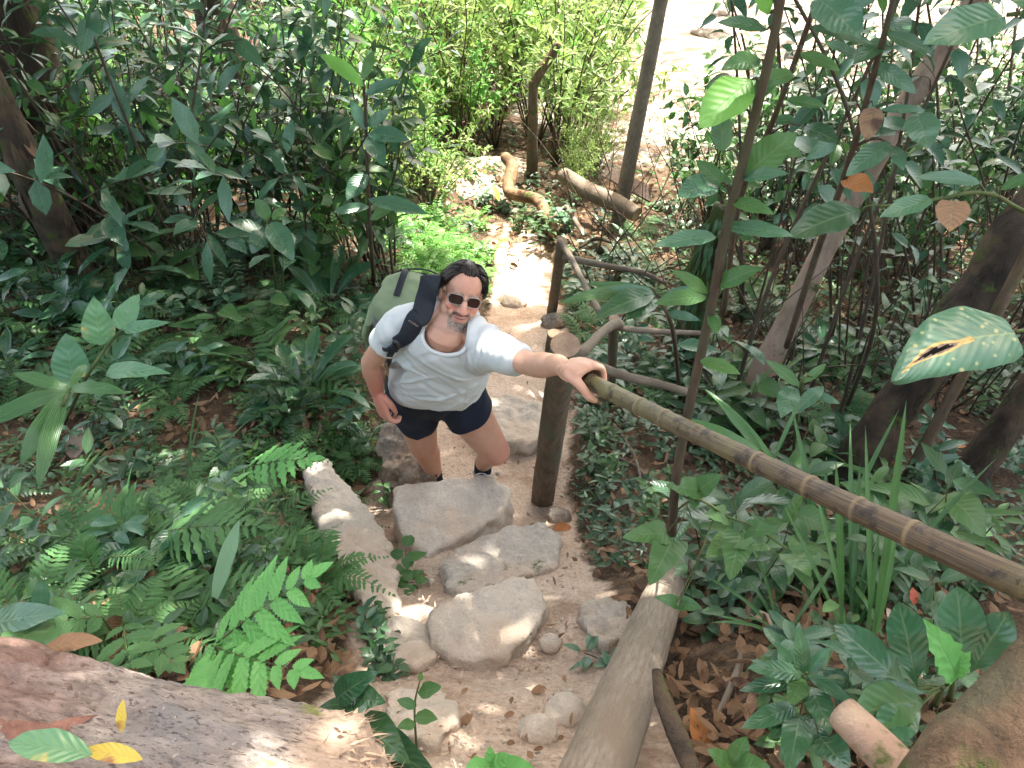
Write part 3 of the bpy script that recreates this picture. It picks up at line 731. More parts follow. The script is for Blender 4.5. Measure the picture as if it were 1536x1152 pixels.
TL = np.linalg.norm(NECK - HIP)
def tp(h, f=0.0, s=0.0):
    """torso point: h along hip->neck (0..1), f forward, s toward his left"""
    return HIP + tax * TL * h + frt * f + lat * s
# head frame (x: image right = his left, y: out of the face, z: crown)
HC = P(693, 441, 2.60); HS = .86
toc = nz(CAM - HC)
hy = nz(toc + UP * -.34 + A(.10, 0, 0)); hz = nz(UP * .0 + cU * math.cos(R(11)) + cR * math.sin(R(11)))
hz = nz(hz - hy * np.dot(hz, hy)); hx = np.cross(hy, hz)
if hx[0] < 0: hx = -hx
HM = np.stack([hx, hy, hz], 1)
hp = lambda x, y, z: HC + HM @ (A(x, y, z) * HS)
body = MB()
def he(c, r, yaw=0): ell(body, hp(*c), np.array(r) * HS, HM, 26, 20)
he((0, -.022, .035), (.072, .094, .080)); he((0, .012, .040), (.063, .070, .062))
he((0, .022, -.030), (.062, .060, .078)); he((0, .042, -.078), (.044, .042, .036)); he((0, .060, -.101), (.027, .024, .019))
for s in (-1, 1):
    he((s * .040, .056, -.030), (.025, .022, .022)); he((s * .030, .066, .014), (.026, .014, .010))
    he((s * .0115, .095, -.040), (.009, .010, .0075)); he((s * .050, .018, -.066), (.020, .035, .03))
    he((s * .076, -.006, -.012), (.009, .019, .031)); he((s * .081, -.012, .004), (.006, .014, .016)); he((s * .030, .060, -.003), (.015, .012, .009))
    he((s * .034, .066, -.056), (.013, .014, .018))
limb(body, [hp(0, .078, .008), hp(0, .092, -.018), hp(0, .104, -.036)], [.008, .0105, .0125], 14, 10)
limb(body, [hp(-.027, .068, -.060), hp(-.012, .083, -.0655), hp(0, .086, -.066), hp(.012, .083, -.0655), hp(.027, .068, -.060)], [.003, .005, .0055, .005, .003], 10, 14)
limb(body, [hp(-.025, .067, -.066), hp(-.010, .081, -.0785), hp(.010, .081, -.0785), hp(.025, .067, -.066)], [.003, .0062, .0062, .003], 10, 14)
# neck and trunk
limb(body, [hp(0, -.03, -.03), hp(0, -.028, -.085), tp(1.0, .0), tp(.9, -.01)], [.058, .060, .064, .075], 22, 14)
for s, S_ in ((-1, SH_R), (1, SH_L)): limb(body, [hp(s * .03, -.045, -.075), tp(1.0, -.025, s * .075), S_ - UP * .006 - frt * .008], [.038, .040, .038], 30, 14)
rings = [(HIP - tax * .09, latH * .120, frt * .085), (HIP, latH * .148, frt * .105), (tp(.22, .006), latH * .138, frt * .105), (tp(.42, .010), lat * .138, frt * .108),
         (tp(.62, .008), lat * .138, frt * .106), (tp(.80, 0), lat * .152, frt * .098), (tp(.93, -.01), lat * .135, frt * .083), (tp(1.0, -.01), lat * .08, frt * .06)]
loft(body, rings, 64, 0, 2.2, 40)
# arms
limb(body, [SH_R, SH_R * .55 + EL_R * .45, EL_R], [.045, .041, .034], 44, 24); limb(body, [EL_R, EL_R * .68 + WR_R * .32, WR_R], [.0345, .038, .027], 44, 24)
limb(body, [SH_L, SH_L * .55 + EL_L * .45, EL_L], [.050, .043, .0345], 44, 24); limb(body, [EL_L, EL_L * .65 + WR_L * .35, WR_L], [.0355, .0385, .027], 44, 24)
# legs
for h, k, a in ((HIP_R, KN_R, AN_R), (HIP_L, KN_L, AN_L)):
    limb(body, [h, h * .55 + k * .45, k], [.100, .086, .064], 48, 24)
    bk = nz(A(0, .8, -.2))
    limb(body, [k, k * .68 + a * .32 + bk * .022, a], [.060, .060, .039], 44, 24); ell(body, k - bk * .012, (.056, .052, .057), None, 40, 28)
# left hand, closed over the bamboo rail
bt = nz(B1 - B0); e1 = nz(UP - bt * np.dot(UP, bt)); e2 = np.cross(bt, e1)
if e2[0] < 0: e2 = -e2
RB = .0215
def bp(s, th, r): return B0 + bt * s + r * (math.cos(R(th)) * e1 + math.sin(R(th)) * e2)
SI = [.008, .0285, .049, .0695]
limb(body, [EL_L * .2 + WR_L * .8, WR_L, bp(.036, -50, .055)], [.031, .0275, .020], 32, 16)
palm = [(WR_L * .85 + bp(.036, -62, .062) * .15, nz(e1) * .017, bt * .024), (bp(.036, -62, .062), (e1) * .019, bt * .036), (bp(.038, -22, .046), e1 * .016, bt * .042), (bp(.038, 12, .042), e1 * .011, bt * .039)]
loft(body, [(c, b, a) for c, a, b in palm], 22, 0, 2.6, 16)
for i, s in enumerate(SI):
    ra = .0086 if i else .0076
    ext = [168, 192, 196, 185][i]
    sk = (i - 1.5) * -.002
    limb(body, [bp(s, 8, .044), bp(s, 42, .043), bp(s + sk, 74, .0385), bp(s + sk, 112, .0365), bp(s + sk, 140, .0355), bp(s + sk, ext, .035)], [ra + .0012, ra + .0014, ra + .0002, ra + .0008, ra, ra * .82], 12, 24)
limb(body, [bp(.050, -58, .062), bp(.075, -66, .053), bp(.092, -88, .041), bp(.100, -118, .038), bp(.104, -146, .0365)], [.016, .0135, .0112, .0108, .0085], 14, 20)
# right hand, hanging and slightly curled
hd = nz(P(577, 628, 3.00) - WR_R); hw = nz(A(.62, -.75, .05)); hw = nz(hw - hd * np.dot(hw, hd)); hn = np.cross(hd, hw)
if hn[0] < 0: hn = -hn
def qp(a, b, c): return WR_R + hd * a + hw * b + hn * c           # along, toward thumb (viewer side), toward palm (his thigh)
loft(body, [(qp(-.01, 0, 0), hw * .029, hn * .020), (qp(.03, .002, 0), hw * .038, hn * .017), (qp(.07, 0, .002), hw * .043, hn * .0155), (qp(.092, -.002, .004), hw * .040, hn * .012)], 22, 0, 2.5, 14)
for i, (b, l) in enumerate(((.031, .9), (.0105, 1.0), (-.0105, .95), (-.031, .78))):
    f0 = qp(.082, b, .002)
    limb(body, [f0, f0 + l * (hd * .030 + hn * .005), f0 + l * (hd * .050 + hn * .018) + hw * b * .1, f0 + l * (hd * .056 + hn * .038) + hw * b * .1, f0 + l * (hd * .046 + hn * .052)], [.0108, .0102, .0092, .0085, .0065], 12, 20)
limb(body, [qp(.022, .028, .006), qp(.050, .046, .016), qp(.076, .046, .026), qp(.098, .036, .034)], [.014, .0125, .0105, .008], 14, 18)
me = remeshed(body, 'body', M['skin'], .0032, 3, (0, 0, 0))
V = co_of(me)
L_ = (V - HC) @ HM / HS
def gb(c, r): return np.exp(-np.sum(((L_ - A(*c)) / A(*r)) ** 2, 1))
head = (np.linalg.norm(L_, axis=1) < .17)
lipc = (np.abs(L_[:, 0]) < .024) & (L_[:, 1] > .062) & (np.abs(L_[:, 2] + .071 - .10 * np.abs(L_[:, 0])) < .0105)
fattr(me, 'lip', (lipc & head).astype(float)); fattr(me, 'mouth_gap_shade', (np.exp(-((L_[:, 2] + .0705 - .16 * np.abs(L_[:, 0])) / .0022) ** 2) * (np.abs(L_[:, 0]) < .023) * (L_[:, 1] > .06) * head))
must = np.exp(-((L_[:, 2] + .0555 - .12 * np.abs(L_[:, 0])) / .007) ** 2) * (np.abs(L_[:, 0]) < .034) * (L_[:, 1] > .055)
chin = sstep(-.083, -.092, L_[:, 2]) * (np.abs(L_[:, 0]) < .040) * (L_[:, 1] > .03) * sstep(.175, .12, np.linalg.norm(L_, axis=1) )
side = np.exp(-((np.abs(L_[:, 0]) - .035) / .007) ** 2) * (L_[:, 2] < -.056) * (L_[:, 2] > -.10) * (L_[:, 1] > .04)
jaw = .35 * sstep(-.05, -.075, L_[:, 2]) * (L_[:, 1] > -.0) * (L_[:, 2] > -.135)
brow = np.exp(-((L_[:, 2] - .022) / .006) ** 2) * (np.abs(np.abs(L_[:, 0]) - .032) < .022) * (L_[:, 1] > .05) * .8
fattr(me, 'stub', np.clip(np.maximum.reduce([must, chin * .95, side, jaw, brow]) * head * (1 - lipc), 0, 1))
red = gb((.044, .07, -.03), (.026, .04, .022)) + gb((-.044, .07, -.03), (.026, .04, .022)) + gb((0, .105, -.036), (.016, .02, .016)) + .45 * gb((0, .08, .06), (.06, .05, .04))
for c, r_ in ((WR_R + hd * .06, .10), (KN_R, .09), (KN_L, .09), (EL_R * .4 + WR_R * .6, .10)):
    red = red + .75 * np.exp(-np.sum((V - c) ** 2, 1) / r_ ** 2)
red += .3 * np.exp(-np.sum((V - (NECK + frt * .08)) ** 2, 1) / .06 ** 2)
fattr(me, 'red', np.clip(red, 0, 1))
set_co(me, V - ROOTP); smooth_shade(me)
link('body', me, person)
# beard tufts
bm_ = NT('beard'); bm_ = bm_.done(bm_.bsdf(bm_.mix(bm_.attr('rnd'), (.05, .035, .028), (.36, .33, .30)), .7, .2)); bd_ = NT('moustache_hair'); bd_ = bd_.done(bd_.bsdf(bd_.mix(bd_.attr('rnd'), (.02, .013, .010), (.12, .09, .07)), .7, .2))
nn = no_of(me)
for nm_, mk_ in (('goatee', chin * (L_[:, 1] > .045)), ('moustache', must)):
  mb = MB(); cand = np.where((mk_ > .5) & head & ~lipc)[0]
  pick = rng.choice(cand, min(600, len(cand)), False)
  leaves(mb, V[pick], nz(nn[pick] * .8 - hz * 1.0 + rng.normal(0, .25, (len(pick), 3))), nn[pick], rng.uniform(.004, .009, len(pick)), .0014, 'lance', .4, .1, 2)
  mb.build(nm_, [bm_ if nm_ == 'goatee' else bd_], person, True, ROOTP)
# hair: locks swept back from the forehead over a cap
def hs(az, elv, k=1.0):
    """point on the scalp; az 0 = forehead, + = his left; elv from the ear plane up"""
    a, e = R(az), R(elv)
    return hp(math.sin(a) * math.cos(e) * .0745 * k, -.020 + math.cos(a) * math.cos(e) * .0955 * k, .030 + math.sin(e) * .0845 * k)
hair = MB()
capv = []
for az in np.arange(-180, 181, 8):
    row = []
    lo = np.interp(abs(az), [0, 14, 30, 48, 62, 80, 100, 180], [40, 41, 46, 36, 10, -6, -36, -68])
    for e in np.linspace(lo, 89, 14): row.append(hs(az, e, 1.055 if e > lo + 1 else 1.0))
    capv.append(row)
capv = np.array(capv); k1, k2 = capv.shape[:2]
I, J = np.meshgrid(np.arange(k1 - 1), np.arange(k2 - 1), indexing='ij')
hair.add(capv, np.stack([I * k2 + J, (I + 1) * k2 + J, (I + 1) * k2 + J + 1, I * k2 + J + 1], -1), None, .3)
for q in range(520):
    az = rng.uniform(-112, 112); lo = np.interp(abs(az), [0, 14, 30, 48, 62, 80, 100, 180], [40, 41, 46, 36, 10, -6, -36, -68])
    e = lo + rng.random() ** 1.8 * 46
    p0 = hs(az, min(e, 84), 1.02); s = math.copysign(1, az)
    if abs(az) < 42:
        ee = R(min(e, 84)); a_ = R(az)
        pts = [p0]
        for st in (14, 30, 50, 68): 
            e2_ = min(e, 84) + st
            kk = 1.085 + rng.uniform(-.025, .035)
            if e2_ <= 90: pts.append(hs(az * 1.05, e2_, kk))
            else: pts.append(hs(180 - az * 1.25, 180 - e2_, kk))
    else:
        dr = rng.uniform(.5, 1.0)
        pts = [p0]
        for i_, st in enumerate((14, 30, 46, 64)):
            pts.append(hs(az + s * st * dr, e - (8, 22, 42, 66)[i_] * rng.uniform(.75, 1.15), (1.12, 1.19, 1.20, 1.15)[i_] + rng.uniform(-.04, .05)))
    tube(hair, catmull(pts, 9), [.0022, .0038, .0034, .0008], 5, rnd=rng.random())
for s in (-1, 1):                                  # hair in front of and over the ears, ends at the nape
    for q in range(70):
        az = s * rng.uniform(74, 120); e = rng.uniform(0, 30)
        pts = [hs(az, e, 1.06), hs(az + s * 10, e - 22, 1.14), hs(az + s * 22, e - 44, 1.13 + rng.uniform(-.02, .05)), hs(az + s * 26, e - 60, 1.22 + rng.uniform(-.05, .08))]
        tube(hair, catmull(pts, 8), [.002, .0035, .003, .0006], 5, rnd=rng.random())
hm = NT('hair'); hm = hm.done(hm.bsdf(hm.mix(hm.attr('rnd'), (.006, .004, .003), (.026, .017, .012)), .42, .35))
hair.build('hair', [hm], person, True, ROOTP)
# sunglasses
gl = thing('sunglasses', (0, 0, 0), None, None); gl.parent = person
lens = NT('tinted_lens'); lens = lens.done(lens.bsdf(lens.mix(lens.noise(lens.coord(), 8, 2), (.018, .010, .008), (.04, .018, .012)), .14, .06))
metal = plain('frame_metal', (.32, .31, .30), .3, .5, .9)
def gpt(s, u, v, off=0): return hp(s * (.034 + u * (.0275)), .0885 + off - .020 * ((.034 + u * .0275) / .0615) ** 2 - .002 * v, -.000 + v * .0185 + (-.002 * u))
for s in (-1, 1):
    mb = MB(); n1, n2 = 14, 8; vv = []
    uu = np.linspace(-1, 1, n1)
    for u in uu:
        hgt = (1 - abs(u) ** 4.5) ** .42 if abs(u) < 1 else .05
        for v in np.linspace(-1, 1, n2): vv.append(gpt(s, u, v * hgt * (1.0 if v > 0 else 1.0), .0015 * (1 - u * u)))
    I, J = np.meshgrid(np.arange(n1 - 1), np.arange(n2 - 1), indexing='ij')
    mb.add(vv, np.stack([I * n2 + J, (I + 1) * n2 + J, (I + 1) * n2 + J + 1, I * n2 + J + 1], -1))
    mb.build('lens', [lens], gl, True, ROOTP)
    fr = MB()
    ring = [gpt(s, u, (1 - abs(u) ** 4.5) ** .42 if abs(u) < 1 else 0) for u in np.linspace(-1, 1, 16)] + [gpt(s, u, -((1 - abs(u) ** 4.5) ** .42 if abs(u) < 1 else 0)) for u in np.linspace(1, -1, 16)]
    tube(fr, np.array(ring), .0015, 6)
    tube(fr, catmull([gpt(s, 1.0, .35), hp(s * .066, .066, .004), hp(s * .076, .03, .004), hp(s * .080, -.008, .002)], 14), [.002, .0022, .0018], 6)
    fr.build('temple', [metal], gl, True, ROOTP)
fr = MB(); tube(fr, catmull([gpt(-1, -1, .3), hp(0, .0935, .006), gpt(1, -1, .3)], 10), .0016, 6); fr.build('bridge', [metal], gl, True, ROOTP)
# T-shirt
sh = MB()
rings = [(tp(.20, .008, -.014), nz(latH + tax * .30) * .160, frt * .126), (tp(.245, .012, -.012), nz(latH + tax * .26) * .164, frt * .130), (tp(.32, .016, -.008), nz(latH + tax * .16) * .169, frt * .134), (tp(.43, .022), lat * .178, frt * .138), (tp(.62, .022), lat * .178, frt * .128),
         (tp(.80, .004), lat * .172, frt * .117), (tp(.93, -.006), lat * .150, frt * .099), (tp(1.03, -.012), lat * .088, frt * .072)]
loft(sh, rings, 72, 0, 2.2, 40)
limb(sh, [tp(.78, 0, -.10), SH_R * 1.0, SH_R * .76 + EL_R * .24, SH_R * .62 + EL_R * .38], [.072, .055, .053, .056], 44, 24)
limb(sh, [tp(.78, 0, .10), SH_L * 1.0, SH_L * .55 + EL_L * .45, SH_L * .38 + EL_L * .62], [.076, .060, .052, .050], 44, 24)
for s, S_ in ((-1, SH_R), (1, SH_L)): limb(sh, [hp(s * .03, -.055, -.098), tp(1.0, -.03, s * .085), S_ + UP * .004 - frt * .012], [.045, .052, .054], 30, 16)
me = remeshed(sh, 'tshirt', M['shirt'], .0052, 6)
V = co_of(me)
# open the sleeves and the hem: flatten the round ends, then cut the neck
for S_, E_, k in ((SH_R, EL_R, .42), (SH_L, EL_L, .74)):
    ax = nz(E_ - S_); ln_ = np.linalg.norm(E_ - S_); h = (V - S_) @ ax; rad_ = np.linalg.norm((V - S_) - h[:, None] * ax, axis=1)
    sel = (h > ln_ * k) & (rad_ < .12) & (h < ln_ * 1.5)
    V[sel] -= ax * (h[sel] - ln_ * k)[:, None]
n_ = no_of(me)
h = (V - HIP) @ tax / TL; s_ = (V - HIP) @ lat; f_ = (V - HIP) @ frt
rest = V - HIP
w1 = np.zeros(len(V))
for i, p in enumerate(V):
    q = Vector((s_[i] * 5 + .6 * h[i], h[i] * 5.5 + s_[i] * 2.2 * (1 if f_[i] > 0 else .4), f_[i] * 2))
    a = mnoise.noise(q * 1.0) ; b = mnoise.noise(Vector((s_[i] * 3.2, h[i] * 13 + 9 * abs(s_[i] - .02) ** 1.4 * 6, 3.3 + f_[i])))
    c = mnoise.noise(Vector((s_[i] * 9, h[i] * 24 + s_[i] * 16, 8.1)))
    dd_ = math.hypot(s_[i] - .19, (h[i] - .78) * TL); th_ = math.atan2((h[i] - .78) * TL, s_[i] - .19)
    r1_ = mnoise.noise(Vector((th_ * 4.2, dd_ * 2.2, 6.0 + f_[i] * 2)))          # folds fanning out from the raised arm
    e_ = mnoise.noise(Vector((s_[i] * 14, h[i] * 11, f_[i] * 9)))
    w1[i] = .005 * a + .0055 * (1 - abs(b) * 2.6) * (.4 + .6 * mnoise.noise(q * 1.7 + Vector((9, 9, 9)))) + .0075 * max(0, 1 - abs(r1_) * 3.4) * float(sstep(.02, .10, dd_)) * float(sstep(.42, .2, dd_)) + .003 * c + .0025 * e_
ax = nz(EL_L - SH_L); hl = (V - SH_L) @ ax
for i in np.where((hl > -.02) & (s_ > .15))[0]:
    p = V[i]; w1[i] = .006 * mnoise.noise(Vector((hl[i] * 16 + p[2] * 9, p[2] * 5, p[1] * 5))) + .005 * (1 - 2.2 * abs(mnoise.noise(Vector((hl[i] * 24 - p[2] * 14, 5, p[1] * 6)))))
V = V + n_ * w1[:, None]
nax = nz(tax * .62 + frt * .80); nc = tp(1.055, .03, .004) 
ny = nz(np.cross(nax, lat)); nx_ = np.cross(ny, nax)
if nx_ @ lat < 0: nx_ = -nx_
rel = V - nc; qx = rel @ nx_; qy = rel @ ny
if (tax @ ny) < 0: ny = -ny; qy = -qy
ry = np.where(qy < 0, .056, .11)
rx = np.where(qy < 0, .076, .076)
qq = np.sqrt((qx / rx) ** 2 + (qy / ry) ** 2)
depth_ok = ((rel @ nax) > -.13) & (np.linalg.norm(rel, axis=1) < .20) & ((rel @ nax) < .10) & (np.abs(rel @ lat) < .11)
inside = (qq < 1) & depth_ok
bm = bmesh.new(); me_tmp = me; set_co(me, V); bm.from_mesh(me); bm.verts.ensure_lookup_table()
kill = [f for f in bm.faces if all(inside[v.index] for v in f.verts)]
bmesh.ops.delete(bm, geom=kill, context='FACES'); bm.verts.ensure_lookup_table()
rim = []
# remaining inside vertices move out to the rim; open the hem and the sleeve ends as well
orig = {tuple(np.round(V[i], 6)): i for i in np.where(inside)[0]}
for v in bm.verts:
    key = tuple(np.round(np.array(v.co), 6)); i = orig.get(key)
    p = np.array(v.co); r = p - nc; a = r @ nx_; b = r @ ny
    ryy = .056 if b < 0 else .11
    q = math.sqrt((a / .076) ** 2 + (b / ryy) ** 2)
    if q < 1 and v.is_boundary:
        v.co = Vector(p + (nx_ * a + ny * b) * (1 / q - 1)); rim.append((math.atan2(b / ryy, a / .076), np.array(v.co)))
bmesh.ops.delete(bm, geom=[v for v in bm.verts if not v.link_faces], context='VERTS')
bm.to_mesh(me); bm.free(); me.update(); smooth_shade(me)
set_co(me, co_of(me) - ROOTP)
shirt = link('tshirt', me, person)
so_ = shirt.modifiers.new('solid', 'SOLIDIFY'); so_.thickness = .004; so_.offset = .2
rim.sort(key=lambda t: t[0])
if len(rim) > 12:
    an = np.array([t[0] for t in rim]); pp = np.array([t[1] for t in rim])
    ag = np.linspace(-math.pi, math.pi, 49)[:-1]; sm = []
    for a in ag:
        wgt = np.exp(-((np.angle(np.exp(1j * (an - a)))) / .10) ** 2); sm.append((pp * wgt[:, None]).sum(0) / wgt.sum())
    sm = np.array(sm + [sm[0]])
    nb = MB(); tube(nb, sm, .0075, 8, flat=.55); nb.build('neckband', [M['shirt']], shirt, True, ROOTP)
# shorts
st = MB()
loft(st, [(HIP + tax * .10, latH * .166, frt * .128), (HIP + tax * .02, latH * .174, frt * .134), (HIP - tax * .07, latH * .172, frt * .130), (HIP - tax * .115 + A(0, .01, 0), latH * .12, frt * .09)], 32, 0, 2.3, 12)
ends = []
for h, k, e, r0, r1 in ((HIP_R, KN_R, .52, .104, .088), (HIP_L, KN_L, .36, .108, .100)):
    limb(st, [h + tax * .02, h * .6 + k * .4, h * (1 - e) + k * e], [r0, (r0 + r1) / 2, r1], 40, 20); ends.append((h, k, e))
me = remeshed(st, 'shorts', M['shorts'], .0065, 5); V = co_of(me)
for h, k, e in ends:
    ax = nz(k - h); l_ = np.linalg.norm(k - h); t_ = (V - h) @ ax; rad_ = np.linalg.norm((V - h) - t_[:, None] * ax, axis=1)
    sel = (t_ > l_ * e) & (rad_ < .16); V[sel] -= ax * (t_[sel] - l_ * e)[:, None]
n_ = no_of(me)
dw = np.array([.006 * mnoise.noise(Vector(p * 9)) + .006 * (1 - 2 * abs(mnoise.noise(Vector((p[0] * 14, p[1] * 7, p[2] * 6))))) for p in V])
V = V + n_ * dw[:, None]
set_co(me, V - ROOTP); smooth_shade(me); link('shorts', me, person)
# socks and shoes
fdir = {0: nz(A(.22, -1, -.05)), 1: nz(A(-.05, -1, .0))}
M['shoe'] = plain('shoe_white', (.46, .46, .45), .6); M['shoe_side'] = plain('shoe_grey', (.25, .26, .28), .6); M['sole'] = plain('shoe_sole', (.42, .40, .37), .8); M['lace'] = plain('lace', (.75, .75, .72), .8)
for q, (k, a) in enumerate(((KN_R, AN_R), (KN_L, AN_L))):
    ax = nz(a - k); f = fdir[q]; dn = A(0, 0, -1.0); sd = nz(np.cross(f, dn))
    mb = MB(); limb(mb, [a - ax * .085, a - ax * .02, a + dn * .06], [.041, .0415, .043], 18, 10)
    mb.build('sock', [M['sock'], M['lace']], person, True, ROOTP)
    sole_z = a + dn * .115
    mb = MB(); up_ = -dn
    loft(mb, [(sole_z - f * .075 + up_ * .045, sd * .030, up_ * .040), (sole_z - f * .05 + up_ * .040, sd * .040, up_ * .040), (sole_z + f * .02 + up_ * .042, sd * .043, up_ * .043), (sole_z + f * .08 + up_ * .042, sd * .046, up_ * .042),
              (sole_z + f * .14 + up_ * .034, sd * .049, up_ * .032), (sole_z + f * .185 + up_ * .028, sd * .038, up_ * .024), (sole_z + f * .20 + up_ * .024, sd * .018, up_ * .014)], 24, 0, 2.3, 22)
    tube(mb, catmull([a + dn * .042 - f * .052 + sd * .0, a + dn * .052 + sd * .046, a + dn * .056 + f * .052, a + dn * .052 - sd * .046, a + dn * .042 - f * .052], 24), .007, 8, 0)
    shoe = mb.build('shoe', [M['shoe'], M['shoe_side']], person, True, ROOTP)
    mb = MB(); loft(mb, [(sole_z - f * .085 + up_ * .010, sd * .030, up_ * .013), (sole_z - f * .05 + up_ * .010, sd * .044, up_ * .014), (sole_z + f * .06 + up_ * .010, sd * .045, up_ * .013), (sole_z + f * .14 + up_ * .011, sd * .053, up_ * .013), (sole_z + f * .20 + up_ * .014, sd * .034, up_ * .011)], 24, 0, 2.6, 18)
    mb.build('sole', [M['sole']], shoe, True, ROOTP)
    mb = MB()
    for t in (.045, .065, .085, .105):
        c = sole_z + f * t + up_ * (.104 - .42 * (t - .03)); tube(mb, catmull([c - sd * .03 - up_ * .014, c, c + sd * .03 - up_ * .014 + f * .006], 7), .0035, 6)
    mb.build('laces', [M['lace']], shoe, True, ROOTP)

# ------------------------------------------------------------------ backpack on his right shoulder
PK = tp(-.07, -.225, -.165)
pl = nz(lat - .12 * frt); pf = -frt
pack = thing('backpack', PK, 'olive green hiking backpack with grey sides and black straps on the man\'s shoulder', 'backpack')
mb = MB()
loft(mb, [(PK - tax * .27, pl * .125, pf * .09), (PK - tax * .22, pl * .158, pf * .112), (PK, pl * .165, pf * .12), (PK + tax * .20, pl * .155, pf * .112), (PK + tax * .255, pl * .13, pf * .09)], 36, 0, 3.0, 20)
me = remeshed(mb, 'bag', M['grey'], .008, 3); v = co_of(me); n_ = no_of(me)
v = v + n_ * np.array([.007 * mnoise.noise(Vector(p * 11)) + .003 * mnoise.noise(Vector(p * 30)) for p in v])[:, None]
set_co(me, v - PK); smooth_shade(me); link('bag', me, pack)
def panel(name, mat, rings, parent=pack, vox=.007, amp=.006):
    mb = MB(); loft(mb, rings, 30, 0, 2.8, 18); me = remeshed(mb, name, M[mat], vox, 3); v = co_of(me); n_ = no_of(me)
    v = v + n_ * np.array([amp * mnoise.noise(Vector(p * 14)) + amp * .5 * mnoise.noise(Vector(p * 34)) for p in v])[:, None]
    set_co(me, v - PK); smooth_shade(me); return link(name, me, parent)
panel('lid', 'green', [(PK + tax * .235, pl * .150, pf * .118), (PK + tax * .27, pl * .155, pf * .122), (PK + tax * .305, pl * .140, pf * .105), (PK + tax * .33, pl * .09, pf * .065)])
panel('front_pocket', 'green', [(PK + pf * .105 - tax * .2, pl * .12, pf * .03), (PK + pf * .12 - tax * .1, pl * .135, pf * .05), (PK + pf * .125 + tax * .1, pl * .135, pf * .05), (PK + pf * .10 + tax * .22, pl * .12, pf * .035)])
panel('side_pocket', 'green', [(PK - pl * .155 - tax * .23, pl * .03, pf * .085), (PK - pl * .172 - tax * .05, pl * .034, pf * .09), (PK - pl * .165 + tax * .12, pl * .02, pf * .08)])
def band(name, pts, w, nrm, mat='black', thick=.006, parent=pack, n=40):
    c = catmull(pts, n); tg = nz(np.gradient(c, axis=0)); nr = catmull(nrm, n); nr = nz(nr - tg * np.sum(nr * tg, 1, keepdims=True)); s = np.cross(tg, nr)
    wv = np.interp(np.linspace(0, 1, n), np.linspace(0, 1, len(np.atleast_1d(w))), np.atleast_1d(w)) / 2
    prof_ = [(-1, -.5), (-1, .5), (-.8, 1), (0, 1.15), (.8, 1), (1, .5), (1, -.5), (0, -.6)]
    v = np.stack([c + s * (wv * a)[:, None] + nr * (b * thick) for a, b in prof_], 1); k = len(prof_)
    I, J = np.arange(n - 1)[:, None], np.arange(k)[None]
    mb = MB(); mb.add(v, np.stack([I * k + J, I * k + (J + 1) % k, (I + 1) * k + (J + 1) % k, (I + 1) * k + J], -1).reshape(-1, 4)); mb.add(np.vstack([v[0], v[-1]]), [[0, 1, 4, 7], [1, 2, 3, 4], [7, 4, 5, 6], [8, 15, 12, 9]])
    return mb.build(name, [M[mat]], parent, True, PK), c, s, nr
SCO = co_of(shirt.data) + ROOTP; SNO = no_of(shirt.data)
def onshirt(px, py, d0=2.6, lift=.013):
    """the point of the shirt seen at a photo position, lifted a little"""
    dv = cF + (px - 768) / FPX * cR - (py - 576) / FPX * cU
    u = nz(dv); rel = SCO - CAM; t = rel @ u; off = np.linalg.norm(rel - t[:, None] * u, axis=1)
    m = off < .012
    i = np.where(m)[0][np.argmin(t[m])]
    return SCO[i] + SNO[i] * lift, SNO[i]
sp = [onshirt(*q) for q in ((640, 452), (633, 468), (623, 485), (610, 503), (599, 515))]
strap, sc_, ss_, sn_ = band('shoulder_strap', [PK + tax * .25 - pf * .10 + pl * .03, sp[0][0] + UP * .03 - frt * .06] + [q[0] for q in sp], [.055, .066, .068, .066, .060, .050], [UP, UP] + [q[1] for q in sp], thick=.007)
k0 = 27
for k in range(9):                                # small stitched maker's mark on the strap
    mk = MB(); c = sc_[k0] + ss_[k0] * (-.018 + .0042 * k) + sn_[k0] * .0095; tg_ = nz(sc_[k0 + 1] - sc_[k0])
    if k == 0: allmk = MB()
    tube(allmk, [c - tg_ * (.003 + .0012 * (k % 3 == 0)), c + tg_ * .003 + ss_[k0] * .0012 * (k % 2)], .0006, 5)
allmk.build('strap_stitching', [plain('orange_thread', (.62, .42, .34), .7)], strap, True, PK)
e0_ = sp[-1]; low = [onshirt(*q, lift=.006) for q in ((592, 524), (588, 535), (587, 548))]
band('webbing', [e0_[0]] + [q[0] for q in low], [.026, .022, .022], [e0_[1]] + [q[1] for q in low], thick=.003, n=20)
under = [onshirt(*q, lift=.008) for q in ((596, 518), (584, 526))]
band('lower_strap', [under[0][0], under[1][0], tp(.55, -.06, -.215), PK - tax * .12 - pl * .15 - pf * .08], [.045, .05, .05, .05], [under[0][1], under[1][1], -lat, -lat], thick=.005, n=24)
zp = MB()
for o_, q_ in ((.118, .15), (.10, .135)):
    tube(zp, catmull([PK + pl * -q_ + pf * .02 + tax * .285, PK + pl * -q_ * .7 + pf * o_ * .85 + tax * .295, PK + pf * (o_ + .012) + tax * .30, PK + pl * q_ * .7 + pf * o_ * .85 + tax * .295], 24), .0035, 6)
zp.build('zip', [M['black']], pack, True, PK)
for s_2 in (-1, 1):
    band('compression_strap', [PK + pl * s_2 * .165 - tax * .05 - pf * .06, PK + pl * s_2 * .182 - tax * .02 + pf * .03, PK + pl * s_2 * .13 + tax * .02 + pf * .145], .022, [pl * s_2, pl * s_2, pf], thick=.003, n=16)
    band('lid_strap', [PK + pl * s_2 * .07 + tax * .345 - pf * .02, PK + pl * s_2 * .075 + tax * .31 + pf * .105, PK + pl * s_2 * .075 + tax * .12 + pf * .172], .024, [tax, nz(tax + pf), pf], thick=.003, n=18)
